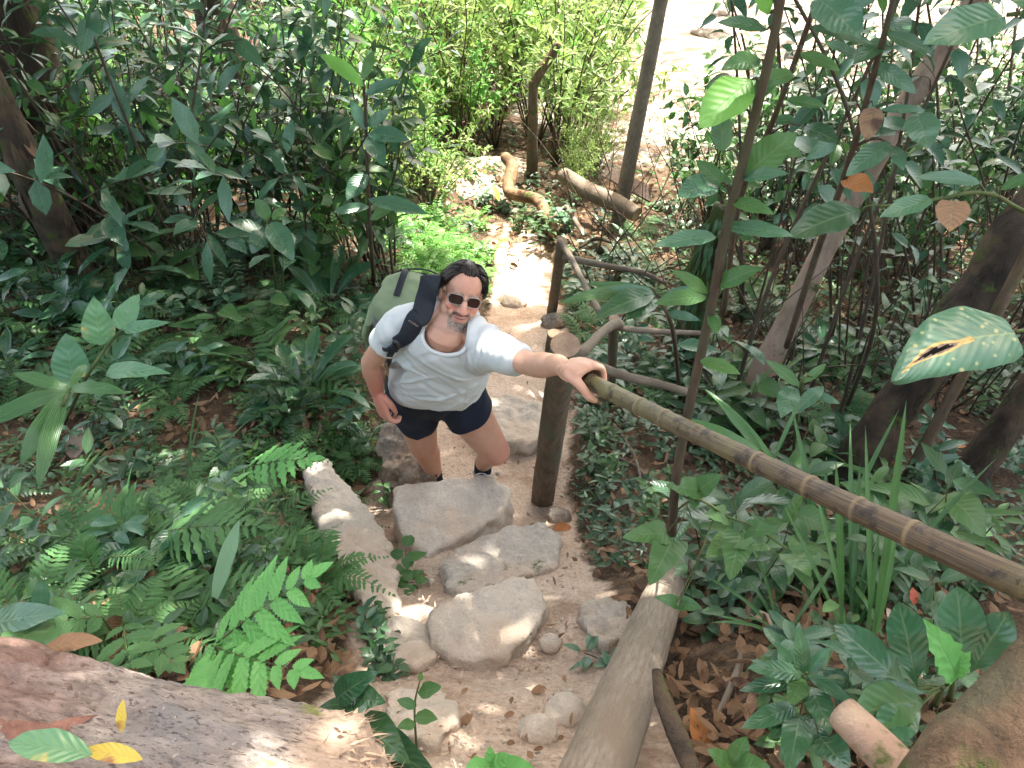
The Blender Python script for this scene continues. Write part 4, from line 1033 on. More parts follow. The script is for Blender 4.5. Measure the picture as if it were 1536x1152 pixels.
band('grab_loop', [PK + tax * .315 + pl * .10 - pf * .07, PK + tax * .345 + pl * .12 - pf * .085, PK + tax * .335 + pl * .16 - pf * .09], [.025, .025, .022], [tax, tax, tax], thick=.005, n=14)
bk = MB(); 
c = e0_[0] + e0_[1] * .006
tube(bk, [c - ss_[-1] * .018, c + ss_[-1] * .018], .009, 8, flat=.7); bk.build('buckle', [plain('buckle_plastic', (.02, .02, .022), .4)], pack, True, PK)
# ------------------------------------------------------------------ plants: prototypes in local space, base at the origin, z up
def rot_z(v, a):
    c, s = math.cos(a), math.sin(a); v = np.asarray(v, float)
    return np.stack([v[..., 0] * c - v[..., 1] * s, v[..., 0] * s + v[..., 1] * c, v[..., 2]], -1)
def frond(mb, pts, n, plen, pw, npair=14, kind='serr', ns=6, mat=0, smat=1, ang=62, droop=.25, curl=.35, rach=.0022, tipk=.12, t0=.12, shape=.75):
    """a pinnate frond along pts; n: frond normal"""
    c = catmull(pts, 40); tg = nz(np.gradient(c, axis=0))
    tube(mb, c[::4], [rach, rach * .35], 5, smat)
    t = np.linspace(t0, .985, npair)
    idx = np.clip((t * 39).astype(int), 0, 39); b = c[idx]; d = tg[idx]
    nn = nz(np.broadcast_to(n, d.shape) - d * np.sum(np.broadcast_to(n, d.shape) * d, 1, keepdims=True)); s = np.cross(d, nn)
    L = plen * np.maximum(tipk, np.sin(math.pi * (.16 + .84 * (t - t0) / (1 - t0)) ** shape))
    for sg in (-1, 1):
        dd = nz(s * sg * math.sin(R(ang)) + d * math.cos(R(ang)) - nn * droop * .4 + rng.normal(0, .06, d.shape))
        leaves(mb, b, dd, nn + rng.normal(0, .12, d.shape), L * rng.uniform(.9, 1.08, npair), pw * (.5 + .5 * L / plen), kind, curl, .1, ns, mat)
    leaves(mb, c[-1:], tg[-1:], np.atleast_2d(n), plen * tipk * 1.6, pw * .6, 'lance', .2, .1, 3, mat)
def fern_mesh(name, mats, nf=8, length=.42, plen=.085, pw=.022, npair=17, up=.75):
    mb = MB()
    for k in range(nf):
        a = k * 2.4 + rng.uniform(-.3, .3); l = length * rng.uniform(.7, 1.1); u = up * rng.uniform(.6, 1.15)
        d = A(math.cos(a), math.sin(a), 0)
        pts = [d * .01, d * l * .28 + UP * l * u * .5, d * l * .62 + UP * l * u * .68, d * l * 1.0 + UP * l * u * .42]
        frond(mb, pts, UP * 1.0 + d * .25, plen * rng.uniform(.85, 1.15), pw, npair)
    return mb.mesh(name, mats)
def herb_mesh(name, mats, ns_=3, h=.16, nl=7, L=.085, W=.036, kind='ellip', wave=.03):
    mb = MB()
    for k in range(ns_):
        a = rng.uniform(0, 6.28); hh = h * rng.uniform(.6, 1.2); off = A(math.cos(a), math.sin(a), 0) * rng.uniform(.02, .07)
        pts = catmull([off * .3, off * .8 + UP * hh * .5, off * 1.5 + UP * hh], 8); tube(mb, pts, [.0028, .0016], 5, 1)
        for j in range(nl):
            t = .35 + .65 * j / max(1, nl - 1); p = pts[min(7, int(t * 7.99))]; b = j * 2.4 + rng.uniform(-.4, .4) + a
            d = nz(A(math.cos(b), math.sin(b), rng.uniform(.0, .6)))
            leaves(mb, p + d * .012, d, UP + rng.normal(0, .25, 3), L * rng.uniform(.6, 1.15), W * rng.uniform(.75, 1.15), kind, rng.uniform(.2, .9), .14, 6, 0, wave=wave)
    return mb.mesh(name, mats)
def rosette_mesh(name, mats, nl=11, L=.36, W=.075, kind='obov', up=.9, pet=.05, curl=.8):
    mb = MB()
    for k in range(nl):
        a = k * 2.4 + rng.uniform(-.25, .25); u = up * (1.6 - 1.3 * k / nl) * rng.uniform(.7, 1.2)
        d = nz(A(math.cos(a), math.sin(a), u)); nn = nz(UP - d * d[2] + 1e-3 * A(1, 0, 0)); p1 = d * pet
        tube(mb, [A(0, 0, -.01), p1], [.006, .004], 6, 1)
        leaves(mb, p1, d, nn + rng.normal(0, .15, 3), L * rng.uniform(.75, 1.1), W * rng.uniform(.8, 1.15), kind, curl * rng.uniform(.6, 1.3), .2, 10, 0, wave=.03)
    return mb.mesh(name, mats)
def shrub_mesh(name, mats, h=1.2, nb=7, nl=34, L=.10, W=.042, kind='ellip', spread=.5, ns=3, stemr=.008):
    mb = MB()
    for k in range(nb):
        a = rng.uniform(0, 6.28); d = A(math.cos(a), math.sin(a), 0); hh = h * rng.uniform(.55, 1.05); sp = spread * rng.uniform(.3, 1.0) * h
        pts = catmull([d * .03, d * sp * .3 + UP * hh * .4, d * sp * .65 + UP * hh * .75 + rng.normal(0, .03, 3), d * sp + UP * hh], 14)
        tube(mb, pts, [stemr, stemr * .35], 5, 1)
        for q in range(4):
            i0 = rng.integers(4, 13); b = rng.uniform(0, 6.28); e = nz(A(math.cos(b), math.sin(b), rng.uniform(.1, .9))); tl = h * rng.uniform(.15, .3)
            tw = catmull([pts[i0], pts[i0] + e * tl * .5 + UP * .02, pts[i0] + e * tl], 7); tube(mb, tw, [stemr * .4, stemr * .2], 4, 1)
            m = max(3, nl // 5); t = rng.uniform(.2, 1, m); ii = (t * 6).astype(int); pb_ = tw[ii]
            dd = nz(e * .6 + rng.normal(0, .7, (m, 3)) + A(0, 0, -.1))
            leaves(mb, pb_, dd, UP + rng.normal(0, .45, (m, 3)), L * rng.uniform(.6, 1.2, m), W * rng.uniform(.7, 1.2, m), kind, rng.uniform(.1, .9, m), .13, ns)
        m = nl // 3; ii = rng.integers(5, 14, m)
        dd = nz(rng.normal(0, .8, (m, 3)) + A(0, 0, .1))
        leaves(mb, pts[ii], dd, UP + rng.normal(0, .4, (m, 3)), L * rng.uniform(.6, 1.2, m), W * rng.uniform(.7, 1.2, m), kind, rng.uniform(.1, .9, m), .13, ns)
    return mb.mesh(name, mats)
def sapling_mesh(name, mats, h=1.5, nl=14, L=.13, W=.055, lean=.3, kind='ellip', r=.009, t0=.3):
    mb = MB(); a = rng.uniform(0, 6.28); d = A(math.cos(a), math.sin(a), 0)
    pts = catmull([A(0, 0, -.05), d * lean * h * .2 + UP * h * .35 + rng.normal(0, .02, 3), d * lean * h * .55 + UP * h * .7 + rng.normal(0, .03, 3), d * lean * h + UP * h], 26)
    tube(mb, pts, [r, r * .4], 7, 1, bump=.08)
    for j in range(nl):
        t = t0 + (1 - t0) * j / (nl - 1); p = pts[int(t * 25)]; b = j * 2.5 + rng.uniform(-.5, .5); e = nz(A(math.cos(b), math.sin(b), rng.uniform(-.2, .5)))
        q = p + e * rng.uniform(.015, .09) + UP * .01; tube(mb, catmull([p, (p + q) / 2 + UP * .006, q], 4), .0016, 4, 1)
        leaves(mb, q, nz(e + A(0, 0, rng.uniform(-.7, .1))), UP + rng.normal(0, .3, 3), L * rng.uniform(.6, 1.2), W * rng.uniform(.7, 1.2), kind, rng.uniform(.2, .9), .16, 6, 0, wave=.03)
    return mb.mesh(name, mats)
def grass_mesh(name, mats, nl=14, L=.45, W=.011):
    mb = MB(); a = rng.uniform(0, 6.28, nl); u = rng.uniform(.8, 3, nl)
    d = nz(np.stack([np.cos(a), np.sin(a), u], 1)); n = nz(UP - d * d[:, 2:3])
    leaves(mb, np.stack([np.cos(a), np.sin(a), 0 * a], 1) * .015, d, n, L * rng.uniform(.5, 1.1, nl), W * rng.uniform(.7, 1.3, nl), 'strap', rng.uniform(.4, 1.3, nl), .3, 7)
    return mb.mesh(name, mats)

PROTO = {
 'fern': [fern_mesh('fern', [M['fern'], M['stem']], 8, .40, .085, .023), fern_mesh('fern', [M['fern'], M['stem']], 6, .5, .10, .026, 19, .55), fern_mesh('fern', [M['leaf_dark'], M['stem']], 9, .36, .07, .02, 16, .9), fern_mesh('fern', [M['fern'], M['stem']], 5, .42, .12, .032, 12, .5)],
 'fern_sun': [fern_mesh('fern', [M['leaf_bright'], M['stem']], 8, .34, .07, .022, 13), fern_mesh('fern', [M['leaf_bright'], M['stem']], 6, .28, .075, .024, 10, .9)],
 'herb': [herb_mesh('h', [M['leaf_mid'], M['stem']], 3, .16, 7), herb_mesh('h', [M['leaf_dark'], M['stem']], 4, .13, 6, .07, .034, 'ovate'), herb_mesh('h', [M['leaf_teal'], M['stem']], 2, .18, 8, .11, .042),
          herb_mesh('h', [M['leaf_mid'], M['stem']], 5, .09, 5, .05, .026, 'heart'), herb_mesh('h', [M['leaf_dark'], M['stem']], 2, .24, 9, .10, .038, 'lance')],
 'herb_sun': [herb_mesh('h', [M['leaf_bright'], M['stem']], 4, .13, 6, .065, .03), herb_mesh('h', [M['leaf_bright'], M['stem']], 5, .10, 6, .05, .024, 'lance')],
 'herb_fresh': [herb_mesh('h', [M['fern'], M['stem']], 5, .09, 6, .06, .022, 'lance'), herb_mesh('h', [M['leaf_bright'], M['stem']], 4, .08, 5, .055, .026, 'ovate'), fern_mesh('f', [M['fern'], M['stem']], 6, .22, .055, .016, 11, .6)],
 'rosette': [rosette_mesh('r', [M['leaf_gloss'], M['stem']]), rosette_mesh('r', [M['leaf_dark'], M['stem']], 9, .28, .07, 'ellip', .7), rosette_mesh('r', [M['strap'], M['stem']], 10, .45, .045, 'strap', 1.1, .03, 1.1)],
 'shrub': [shrub_mesh('s', [M['leaf_dark'], M['stem_brown']], 1.2, 7, 40, .10, .040), shrub_mesh('s', [M['leaf_mid'], M['stem_brown']], 1.0, 8, 40, .085, .036, 'ovate'), shrub_mesh('s', [M['leaf_dark'], M['stem_brown']], 1.5, 6, 44, .14, .048, 'lance'), shrub_mesh('s', [M['leaf_mid'], M['stem_brown']], 1.3, 7, 44, .12, .055, 'ellip')],
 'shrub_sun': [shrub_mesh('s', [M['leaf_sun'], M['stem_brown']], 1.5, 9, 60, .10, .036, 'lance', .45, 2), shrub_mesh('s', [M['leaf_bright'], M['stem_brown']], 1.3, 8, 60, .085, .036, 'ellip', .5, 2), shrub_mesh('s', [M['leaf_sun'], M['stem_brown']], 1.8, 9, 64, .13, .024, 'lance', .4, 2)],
 'thicket': [shrub_mesh('s', [M['leaf_mid'], M['stem_brown']], 1.2, 6, 30, .14, .055, 'ellip'), shrub_mesh('s', [M['leaf_dark'], M['stem_brown']], 1.4, 7, 34, .12, .045, 'ovate', .55), shrub_mesh('s', [M['leaf_bright'], M['stem_brown']], 1.1, 6, 30, .10, .04, 'lance', .6), shrub_mesh('s', [M['leaf_teal'], M['stem_brown']], 1.6, 5, 26, .18, .065, 'ellip', .5)],
 'sapling': [sapling_mesh('sap', [M['leaf_dark'], M['stem_brown']]), sapling_mesh('sap', [M['leaf_teal'], M['stem_brown']], 1.8, 12, .15, .06, .4), sapling_mesh('sap', [M['leaf_mid'], M['stem_brown']], 1.3, 16, .11, .05, .25, 'ovate'), sapling_mesh('sap', [M['leaf_dark'], M['stem_brown']], 2.1, 9, .14, .055, .5, 'ellip', .011, .5)],
 'sapling_tall': [sapling_mesh('sap', [M['leaf_mid'], M['stem_brown']], 2.3, 30, .15, .06, .35, 'ellip', .010, .42), sapling_mesh('sap', [M['leaf_teal'], M['stem_brown']], 2.6, 26, .17, .07, .25, 'ovate', .011, .5), sapling_mesh('sap', [M['leaf_dark'], M['stem_brown']], 2.0, 34, .12, .05, .4, 'ellip', .009, .3)],
 'broad': [herb_mesh('b', [M['leaf_mid'], M['stem']], 2, .34, 6, .21, .10, 'ovate'), herb_mesh('b', [M['leaf_gloss'], M['stem']], 3, .28, 6, .18, .075, 'ellip'), herb_mesh('b', [M['leaf_teal'], M['stem']], 1, .42, 8, .22, .085, 'obov'), herb_mesh('b', [M['leaf_mid'], M['stem']], 2, .3, 7, .24, .05, 'lance')],
 'grass': [grass_mesh('g', [M['strap']]), grass_mesh('g', [M['strap']], 9, .6, .014)],
}
# keep-out: the path, the hiker, and the space right before the lens
def clear(p, margin):
    if abs(path_dx(p[0], p[1])) < path_hw(p[1]) + margin and p[1] < 7.2: return False
    if np.linalg.norm(p - CAM) < 1.45: return False
    return True
LANE = [np.array(q, float) for q in ()]
def scatter(rect, n, kind, s0, s1, name, label, cat, group, margin=.10, tilt=.12, sink=.02, dmin=0, only=None):
    made = 0; tries = 0
    while made < n and tries < n * 8:
        tries += 1
        px, py = rng.uniform(rect[0], rect[2]), rng.uniform(rect[1], rect[3])
        p = G(px, py)
        if not clear(p, margin) or p[1] > 40: continue
        if only and not only(p): continue
        me = PROTO[kind][rng.integers(len(PROTO[kind]))] if only is None or True else None
        o = link(name, me, None, tuple(p - A(0, 0, sink)))
        o.rotation_euler = (rng.normal(0, tilt), rng.normal(0, tilt), rng.uniform(0, 6.28)); s = rng.uniform(s0, s1); o.scale = (s, s, s * rng.uniform(.85, 1.15))
        tag(o, label, cat, group); made += 1
scatter((-60, 560, 540, 985), 34, 'fern', .45, .85, 'fern', 'low serrated fern in the mixed ground plants on the near left bank', 'fern', 'ferns on the near left bank', .12)
scatter((-60, 560, 570, 1000), 60, 'herb', .55, 1.1, 'small_plant', 'small leafy plant rooted among ferns on the near left bank', 'plant', 'small plants on the near left bank', .08)
scatter((-60, 390, 560, 570), 22, 'fern', .7, 1.15, 'fern', 'fern on the shaded left bank behind the hiker\'s level', 'fern', 'ferns on the upper left bank', .2)
scatter((-60, 390, 560, 590), 36, 'herb', .8, 1.4, 'small_plant', 'small broad leaved plant on the shaded left bank behind the hiker', 'plant', 'small plants on the upper left bank', .15)
scatter((-60, 400, 520, 600), 9, 'rosette', .6, 1.0, 'rosette_plant', 'dark rosette plant of long glossy leaves on the left bank', 'plant', 'rosette plants on the left bank', .3)
scatter((-150, 170, 600, 420), 62, 'thicket', .75, 1.5, 'shrub', 'dense shady shrub in the thicket at upper left', 'shrub', 'shrubs in the upper left thicket', .5, only=lambda p: p[0] < -.75)
scatter((-100, 20, 560, 190), 34, 'shrub', 1.4, 2.4, 'shrub', 'tall leafy shrub at the back of the left thicket', 'shrub', 'tall shrubs behind the left thicket', .3)
scatter((-100, 150, 600, 420), 18, 'sapling', .8, 1.5, 'sapling', 'thin sapling in the upper left thicket', 'sapling', 'saplings in the upper left thicket', .5, only=lambda p: p[0] < -.75)
scatter((-60, 220, 600, 420), 18, 'fern', 1.0, 1.7, 'fern', 'large arching fern under the left thicket', 'fern', 'large ferns under the left thicket', .4, only=lambda p: p[0] < -.7)
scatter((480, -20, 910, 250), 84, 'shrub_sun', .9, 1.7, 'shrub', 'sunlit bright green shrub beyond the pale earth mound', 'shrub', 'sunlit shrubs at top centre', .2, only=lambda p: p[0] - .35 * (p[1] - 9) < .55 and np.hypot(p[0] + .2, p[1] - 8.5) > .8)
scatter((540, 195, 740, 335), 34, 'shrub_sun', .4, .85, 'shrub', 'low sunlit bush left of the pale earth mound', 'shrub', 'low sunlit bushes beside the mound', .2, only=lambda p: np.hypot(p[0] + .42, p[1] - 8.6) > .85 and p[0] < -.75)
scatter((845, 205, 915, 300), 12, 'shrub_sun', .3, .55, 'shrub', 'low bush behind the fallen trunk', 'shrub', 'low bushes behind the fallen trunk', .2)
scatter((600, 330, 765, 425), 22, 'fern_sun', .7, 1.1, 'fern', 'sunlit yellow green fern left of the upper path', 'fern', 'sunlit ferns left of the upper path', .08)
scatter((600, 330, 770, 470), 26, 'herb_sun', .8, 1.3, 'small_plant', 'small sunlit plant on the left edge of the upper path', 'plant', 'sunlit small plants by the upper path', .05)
scatter((690, 300, 860, 400), 18, 'herb', .8, 1.3, 'small_plant', 'small green plant below the hooked root', 'plant', 'small plants below the hooked root', -1)
scatter((850, 300, 1030, 590), 45, 'herb', .7, 1.3, 'small_plant', 'small bushy plant right of the upper path among the rails', 'plant', 'small plants among the rails', .06)
scatter((850, 330, 1030, 590), 12, 'fern', .5, .9, 'fern', 'small fern right of the upper path among the rails', 'fern', 'ferns among the rails', .1)
scatter((850, 590, 1010, 800), 28, 'herb', .55, .95, 'small_plant', 'small leafy plant between the thick post and the pale log', 'plant', 'small plants between post and log', .10)
scatter((1010, 560, 1560, 900), 46, 'herb', .8, 1.4, 'small_plant', 'small dark plant on the leafy ground beyond the bamboo handrail', 'plant', 'small plants beyond the handrail', .1)
scatter((1020, 840, 1420, 1160), 30, 'herb', .6, 1.0, 'small_plant', 'small plant in the dry leaves below the bamboo handrail', 'plant', 'small plants below the handrail', .2)
scatter((1010, 420, 1560, 620), 28, 'herb', 1.0, 1.8, 'small_plant', 'leafy plant on the shaded slope at right between the thin stems', 'plant', 'plants on the right slope', .1)
scatter((1010, 430, 1560, 700), 12, 'fern', .6, 1.1, 'fern', 'fern on the shaded right slope', 'fern', 'ferns on the right slope', .1)
scatter((1010, 300, 1560, 640), 30, 'sapling', .7, 1.3, 'sapling', 'thin stemmed sapling on the shaded right slope', 'sapling', 'saplings on the right slope', .5, tilt=.2)
scatter((1040, 180, 1600, 380), 24, 'sapling', 1.2, 1.9, 'sapling', 'tall thin sapling against the bright clearing at right', 'sapling', 'saplings before the clearing', .5, tilt=.15)
scatter((1060, 190, 1620, 440), 40, 'shrub', .7, 1.3, 'shrub', 'dark shrub silhouetted against the bright clearing', 'shrub', 'shrubs before the clearing', .5)
scatter((1020, 840, 1300, 1000), 3, 'grass', .8, 1.1, 'grass_clump', 'clump of narrow grass blades under the bamboo handrail', 'grass', 'grass clumps under the handrail', .3)
scatter((0, 600, 440, 900), 5, 'grass', .5, .8, 'grass_clump', 'clump of narrow grass blades on the left bank', 'grass', 'grass clumps on the left bank', .3)
scatter((560, 930, 640, 1120), 7, 'herb', .5, .8, 'small_plant', 'small leafy plant on the left edge of the path beside the rotten log', 'plant', 'small plants beside the rotten log', -.08)

scatter((300, 640, 560, 900), 34, 'herb_fresh', .6, 1.0, 'small_plant', 'small fresh green plant near the long boulder on the left bank', 'plant', 'fresh green small plants by the long boulder', .10)
scatter((60, 760, 330, 960), 14, 'herb_fresh', .6, .9, 'small_plant', 'small fresh green plant above the rotten log', 'plant', 'fresh green small plants above the rotten log', .10)
scatter((1060, 430, 1580, 640), 20, 'sapling_tall', .85, 1.2, 'sapling', 'leafy tall sapling on the right slope with its crown against the clearing', 'sapling', 'leafy tall saplings on the right slope', .5, tilt=.12)
scatter((-80, 300, 480, 560), 24, 'broad', .9, 1.5, 'broadleaf_plant', 'broad leaved plant in the shade of the left thicket', 'plant', 'broad leaved plants under the left thicket', .5)
scatter((-60, 560, 460, 900), 10, 'broad', .45, .75, 'broadleaf_plant', 'broad leaved young plant among the ferns on the near left bank', 'plant', 'young broad leaved plants on the near left bank', .3)
scatter((1020, 420, 1560, 900), 16, 'broad', .7, 1.1, 'broadleaf_plant', 'broad leaved plant on the shaded slope beyond the handrail', 'plant', 'broad leaved plants beyond the handrail', .3)
scatter((-100, 200, 420, 420), 10, 'sapling_tall', .7, 1.1, 'sapling', 'leafy tall sapling rising out of the left thicket', 'sapling', 'leafy tall saplings in the left thicket', .6, tilt=.12)
# ------------------------------------------------------------------ ground cover and dry leaves (past counting)
def ground_pts(rect, n, margin, keep=1.0):
    out = []
    dv = cF + (rng.uniform(rect[0], rect[2], n)[:, None] - 768) / FPX * cR - (rng.uniform(rect[1], rect[3], n)[:, None] - 576) / FPX * cU
    t = np.full(n, .4); step = .05
    for k in range(420):                              # march all rays together
        p = CAM + t[:, None] * dv; above = p[:, 2] > T(p[:, 0], p[:, 1]); t = np.where(above, t * 1.008 + .012, t)
    p = CAM + t[:, None] * dv
    ok = (np.abs(path_dx(p[:, 0], p[:, 1])) > path_hw(p[:, 1]) + margin) | (p[:, 1] > 7.2)
    ok &= (p[:, 1] < 16) & (np.linalg.norm(p - CAM, axis=1) > 1.2)
    p = p[ok]; p[:, 2] = T(p[:, 0], p[:, 1]); return p
cov = MB()
for rect, n, L in (((-100, 440, 580, 1000), 7500, .046), ((840, 330, 1080, 860), 3200, .046), ((1000, 450, 1600, 900), 3600, .052), ((560, 320, 860, 480), 1600, .04), ((-100, 330, 600, 460), 1600, .06), ((480, 40, 920, 340), 3200, .09), ((960, 190, 1620, 480), 3400, .085)):
    p = ground_pts(rect, n, .07); m = len(p)
    a = rng.uniform(0, 6.28, m); d = nz(np.stack([np.cos(a), np.sin(a), rng.uniform(-.1, .7, m)], 1))
    patch = np.array([mnoise.noise(Vector((q[0] * 2.2, q[1] * 2.2, 5))) for q in p]); sel = patch > -.22; p, d = p[sel], d[sel]; m = len(p)
    p[:, 2] += rng.uniform(.0, .075, m)
    leaves(cov, p, d, UP + rng.normal(0, .35, (m, 3)), L * rng.uniform(.5, 1.6, m), L * rng.uniform(.22, .55, m), 'ovate', rng.uniform(.1, .9, m), .12, 3, rng.integers(0, 2))
tag(cov.build('ground_cover', [M['leaf_mid'], M['leaf_dark']]), 'low tangle of tiny green leaves covering the banks beside the path', 'ground cover', None, 'stuff')
lit = MB()
for rect, n, L, mg in (((-100, 420, 600, 1050), 1900, .062, .02), ((850, 560, 1500, 1180), 1500, .060, .05), ((840, 330, 1536, 620), 1100, .08, .0), ((560, 430, 900, 1150), 150, .03, -1.0), ((650, 260, 960, 400), 300, .08, -1), ((960, 150, 1600, 420), 500, .12, -1)):
    p = ground_pts(rect, n, mg); m = len(p); p[:, 2] += rng.uniform(.008, .035, m)
    a = rng.uniform(0, 6.28, m); d = nz(np.stack([np.cos(a), np.sin(a), rng.uniform(-.25, .3, m)], 1))
    leaves(lit, p, d, UP + rng.normal(0, .35, (m, 3)), L * rng.uniform(.5, 1.5, m), L * rng.uniform(.2, .6, m), 'ellip', rng.normal(0, .9, m), rng.normal(.05, .25, m), 4, int(rng.integers(0, 1)), wave=.08)
tag(lit.build('leaf_litter', [M['dead']]), 'scattered dry brown leaves and chips lying on the ground', 'leaf litter', None, 'stuff')
crumb = MB()
for q in range(900):
    px, py = rng.uniform(560, 900), rng.uniform(590, 1150)
    p = G(px, py)
    if abs(path_dx(p[0], p[1])) > path_hw(p[1]) + .05: continue
    r_ = rng.uniform(.002, .007) * (2.2 if rng.random() < .06 else 1)
    ell(crumb, p + A(0, 0, r_ * .3), (r_, r_ * rng.uniform(.6, 1), r_ * .6), None, 6, 4)
tag(crumb.build('gravel', [M['rock']]), 'fine gravel and grit lying on the sandy path', 'gravel', None, 'stuff')
chips = MB()
p = ground_pts((590, 600, 900, 1150), 650, -1); m = len(p); a = rng.uniform(0, 6.28, m); p[:, 2] += .012
leaves(chips, p, np.stack([np.cos(a), np.sin(a), rng.uniform(-.1, .15, m)], 1), UP + rng.normal(0, .3, (m, 3)), rng.uniform(.008, .045, m), rng.uniform(.002, .006, m), 'lance', rng.normal(0, .5, m), .2, 3)
tag(chips.build('wood_chips', [M['dead_pale']]), 'pale straw and wood chips strewn over the path', 'wood chips', None, 'stuff')
tw = MB()
for rect, n in (((1020, 240, 1600, 640), 240), ((-100, 150, 560, 430), 200), ((850, 300, 1050, 500), 50)):
    for q in range(n):
        p = G(rng.uniform(rect[0], rect[2]), rng.uniform(rect[1], rect[3]))
        if p[1] > 14 or not clear(p, .3): continue
        l = rng.uniform(.4, 1.8); a = rng.uniform(0, 6.28); d = nz(A(math.cos(a) * .8, math.sin(a) * .8, rng.uniform(.1, 2.2)))
        tube(tw, catmull([p - A(0, 0, .03), p + d * l * .5 + rng.normal(0, .05, 3), p + d * l + rng.normal(0, .08, 3)], 6), [rng.uniform(.003, .009), .002], 5)
tag(tw.build('twig_tangle', [M['stem_brown']]), 'tangle of bare thin stems and vines standing through the undergrowth', 'undergrowth stems', None, 'stuff')
# ------------------------------------------------------------------ trees, and an unseen canopy laid along the sun line to shade the trail
def tree(name, pts, rad, mat, label, cat='tree', bump=.12, n=40, seg=18, freq=4, group=None, buttress=0):
    root = thing(name, pts[0], label, cat, group)
    mb = MB(); tube(mb, pts, rad, seg, 0, True, n, bump=bump, freq=freq)
    mb.build('trunk', [M[mat]], root, True, pts[0])
    return root, np.asarray(pts[-1], float)
crown_at = []
def up_from(px, py, lean, h, dz=-.25):
    b = G(px, py); return [b + A(0, 0, dz), b + A(lean[0] * .3, lean[1] * .3, h * .33), b + A(lean[0] * .62, lean[1] * .62, h * .66), b + A(lean[0], lean[1], h)]
r1 = tree('tree', up_from(140, 452, (-.9, .2), 8), [.11, .078, .07, .065], 'bark_dark', 'ragged brown tree trunk with peeling fibrous bark at the left edge', bump=.22, freq=6); crown_at.append(r1)
mb = MB(); q0 = np.array(r1[0].location)
for k in range(60):
    h_ = rng.uniform(.2, 3.2); a = rng.uniform(0, 6.28); c = q0 + A(-.9 * (h_ / 8) * .9, .2 * h_ / 8, h_); dr_ = A(math.cos(a), math.sin(a), 0)
    leaves(mb, c + dr_ * .092, nz(UP * (1 if k % 3 else -1) + dr_ * rng.uniform(.05, .5)), dr_, rng.uniform(.12, .5), rng.uniform(.02, .06), 'strap', rng.uniform(-.6, .6), .2, 5, wave=.1)
mb.build('bark_fibres', [M['bark_brown']], r1[0], True, q0)['kind'] = 'stuff'
r2 = tree('tree', up_from(125, 340, (-.1, .2), 9), [.26, .20, .17, .13], 'bark_dark', 'thick dark tree trunk in the top left corner', bump=.2); crown_at.append(r2)
r3 = tree('tree', up_from(375, 250, (-.6, 1.2), 9), [.24, .19, .16, .12], 'bark_dark', 'dark trunk half hidden in the thicket at upper left', bump=.2); crown_at.append(r3)
r4 = tree('tree', up_from(922, 338, (1.2, 1.0), 8.5), [.075, .055, .05, .045], 'pole', 'slim pale tree leaning to the right in front of the sunlit clearing', bump=.08); crown_at.append(r4)
b5 = G(1122, 612)
r5 = tree('tree', [b5 + A(-.04, 0, -.2), b5 + A(.10, .05, .45), b5 + A(.55, .4, 1.5), b5 + A(1.6, 1.1, 3.4), b5 + A(2.6, 1.8, 7)], [.11, .065, .055, .05, .04], 'bark_pale', 'pale smooth leaning tree with a flared foot behind the bamboo handrail'); crown_at.append(r5)
b6 = G(1270, 720)
r6 = tree('tree', [b6 + A(0, 0, -.2), b6 + A(.12, .05, .35), b6 + A(.42, .2, 1.1), b6 + A(.85, .45, 2.0), b6 + A(2.2, 1.2, 6)], [.15, .10, .10, .11, .08], 'bark_dark', 'thick dark trunk leaning to the right behind the handrail', bump=.2, freq=6); crown_at.append(r6)
b7 = G(1345, 735)
r7 = tree('tree', [b7 + A(0, 0, -.2), b7 + A(.06, 0, .5), b7 + A(.2, .1, 1.4), b7 + A(.3, .2, 2.6), b7 + A(.6, .4, 6)], [.03, .026, .024, .022, .018], 'bark_brown', 'thin brown tree standing right in front of the thick dark leaning trunk'); crown_at.append(r7)
b8 = G(1440, 760)
r8 = tree('tree', [b8 + A(.2, .3, -.2), b8 + A(.5, .5, .6), b8 + A(.9, .9, 1.6), b8 + A(1.6, 1.5, 3.2), b8 + A(2.4, 2.4, 7)], [.10, .06, .06, .06, .05], 'bark_dark', 'brown leaning trunk at the right edge with hanging rootlets'); crown_at.append(r8)
r9 = tree('tree', up_from(798, 262, (.0, .1), 1.0), [.07, .06, .055, .05], 'bark_brown', 'short dead trunk with a bent snapped branch beyond the hooked root', 'dead tree', bump=.12)
mb = MB(); q = r9[1]
tube(mb, [q - A(0, 0, .08), q + A(.06, 0, .07), q + A(.17, .02, .22), q + A(.25, .02, .36)], [.05, .055, .05, .04], 12, 0, True, 20, bump=.12)
mb.build('branch', [M['bark_brown']], r9[0], True, np.array(r9[0].location))
# extra trees out of the frame that carry the rest of the roof of leaves
for x, y, l, lab in ((-3.6, 1.6, (.4, .6), 'tall tree on the left bank outside the picture'), (3.2, .8, (-.2, .8), 'tall tree on the right outside the picture'), (4.6, 3.4, (-.4, .6), 'second tall tree on the right outside the picture')):
    b = on(x, y); r = tree('tree', [b - A(0, 0, .3), b + A(l[0] * .4, l[1] * .4, 3.5), b + A(l[0], l[1], 8)], [.2, .15, .1], 'bark_dark', lab); crown_at.append(r)
flecks = [((725, 308), .75), ((790, 448), .24), ((800, 492), .20), ((775, 405), .30), ((700, 380), .75), ((655, 345), .8), ((600, 300), .8), ((800, 540), .12), ((640, 905), .07), ((760, 600), .09), ((690, 560), 0), ((560, 380), .35),
          ((905, 400), .25), ((880, 330), .3), ((1090, 440), .2), ((1240, 470), .14), ((950, 310), .25), ((330, 440), .1), ((1130, 530), .13)]
FL = [(G(*q), r) for q, r in flecks if r > 0]
FL += [(P(460, 1085, 1.2), .10), (P(596, 478, 2.62), .06), (P(760, 505, 2.45), .07), (P(1400, 505, .95), .05), (P(390, 890, 1.8), .06)]
N = 62000
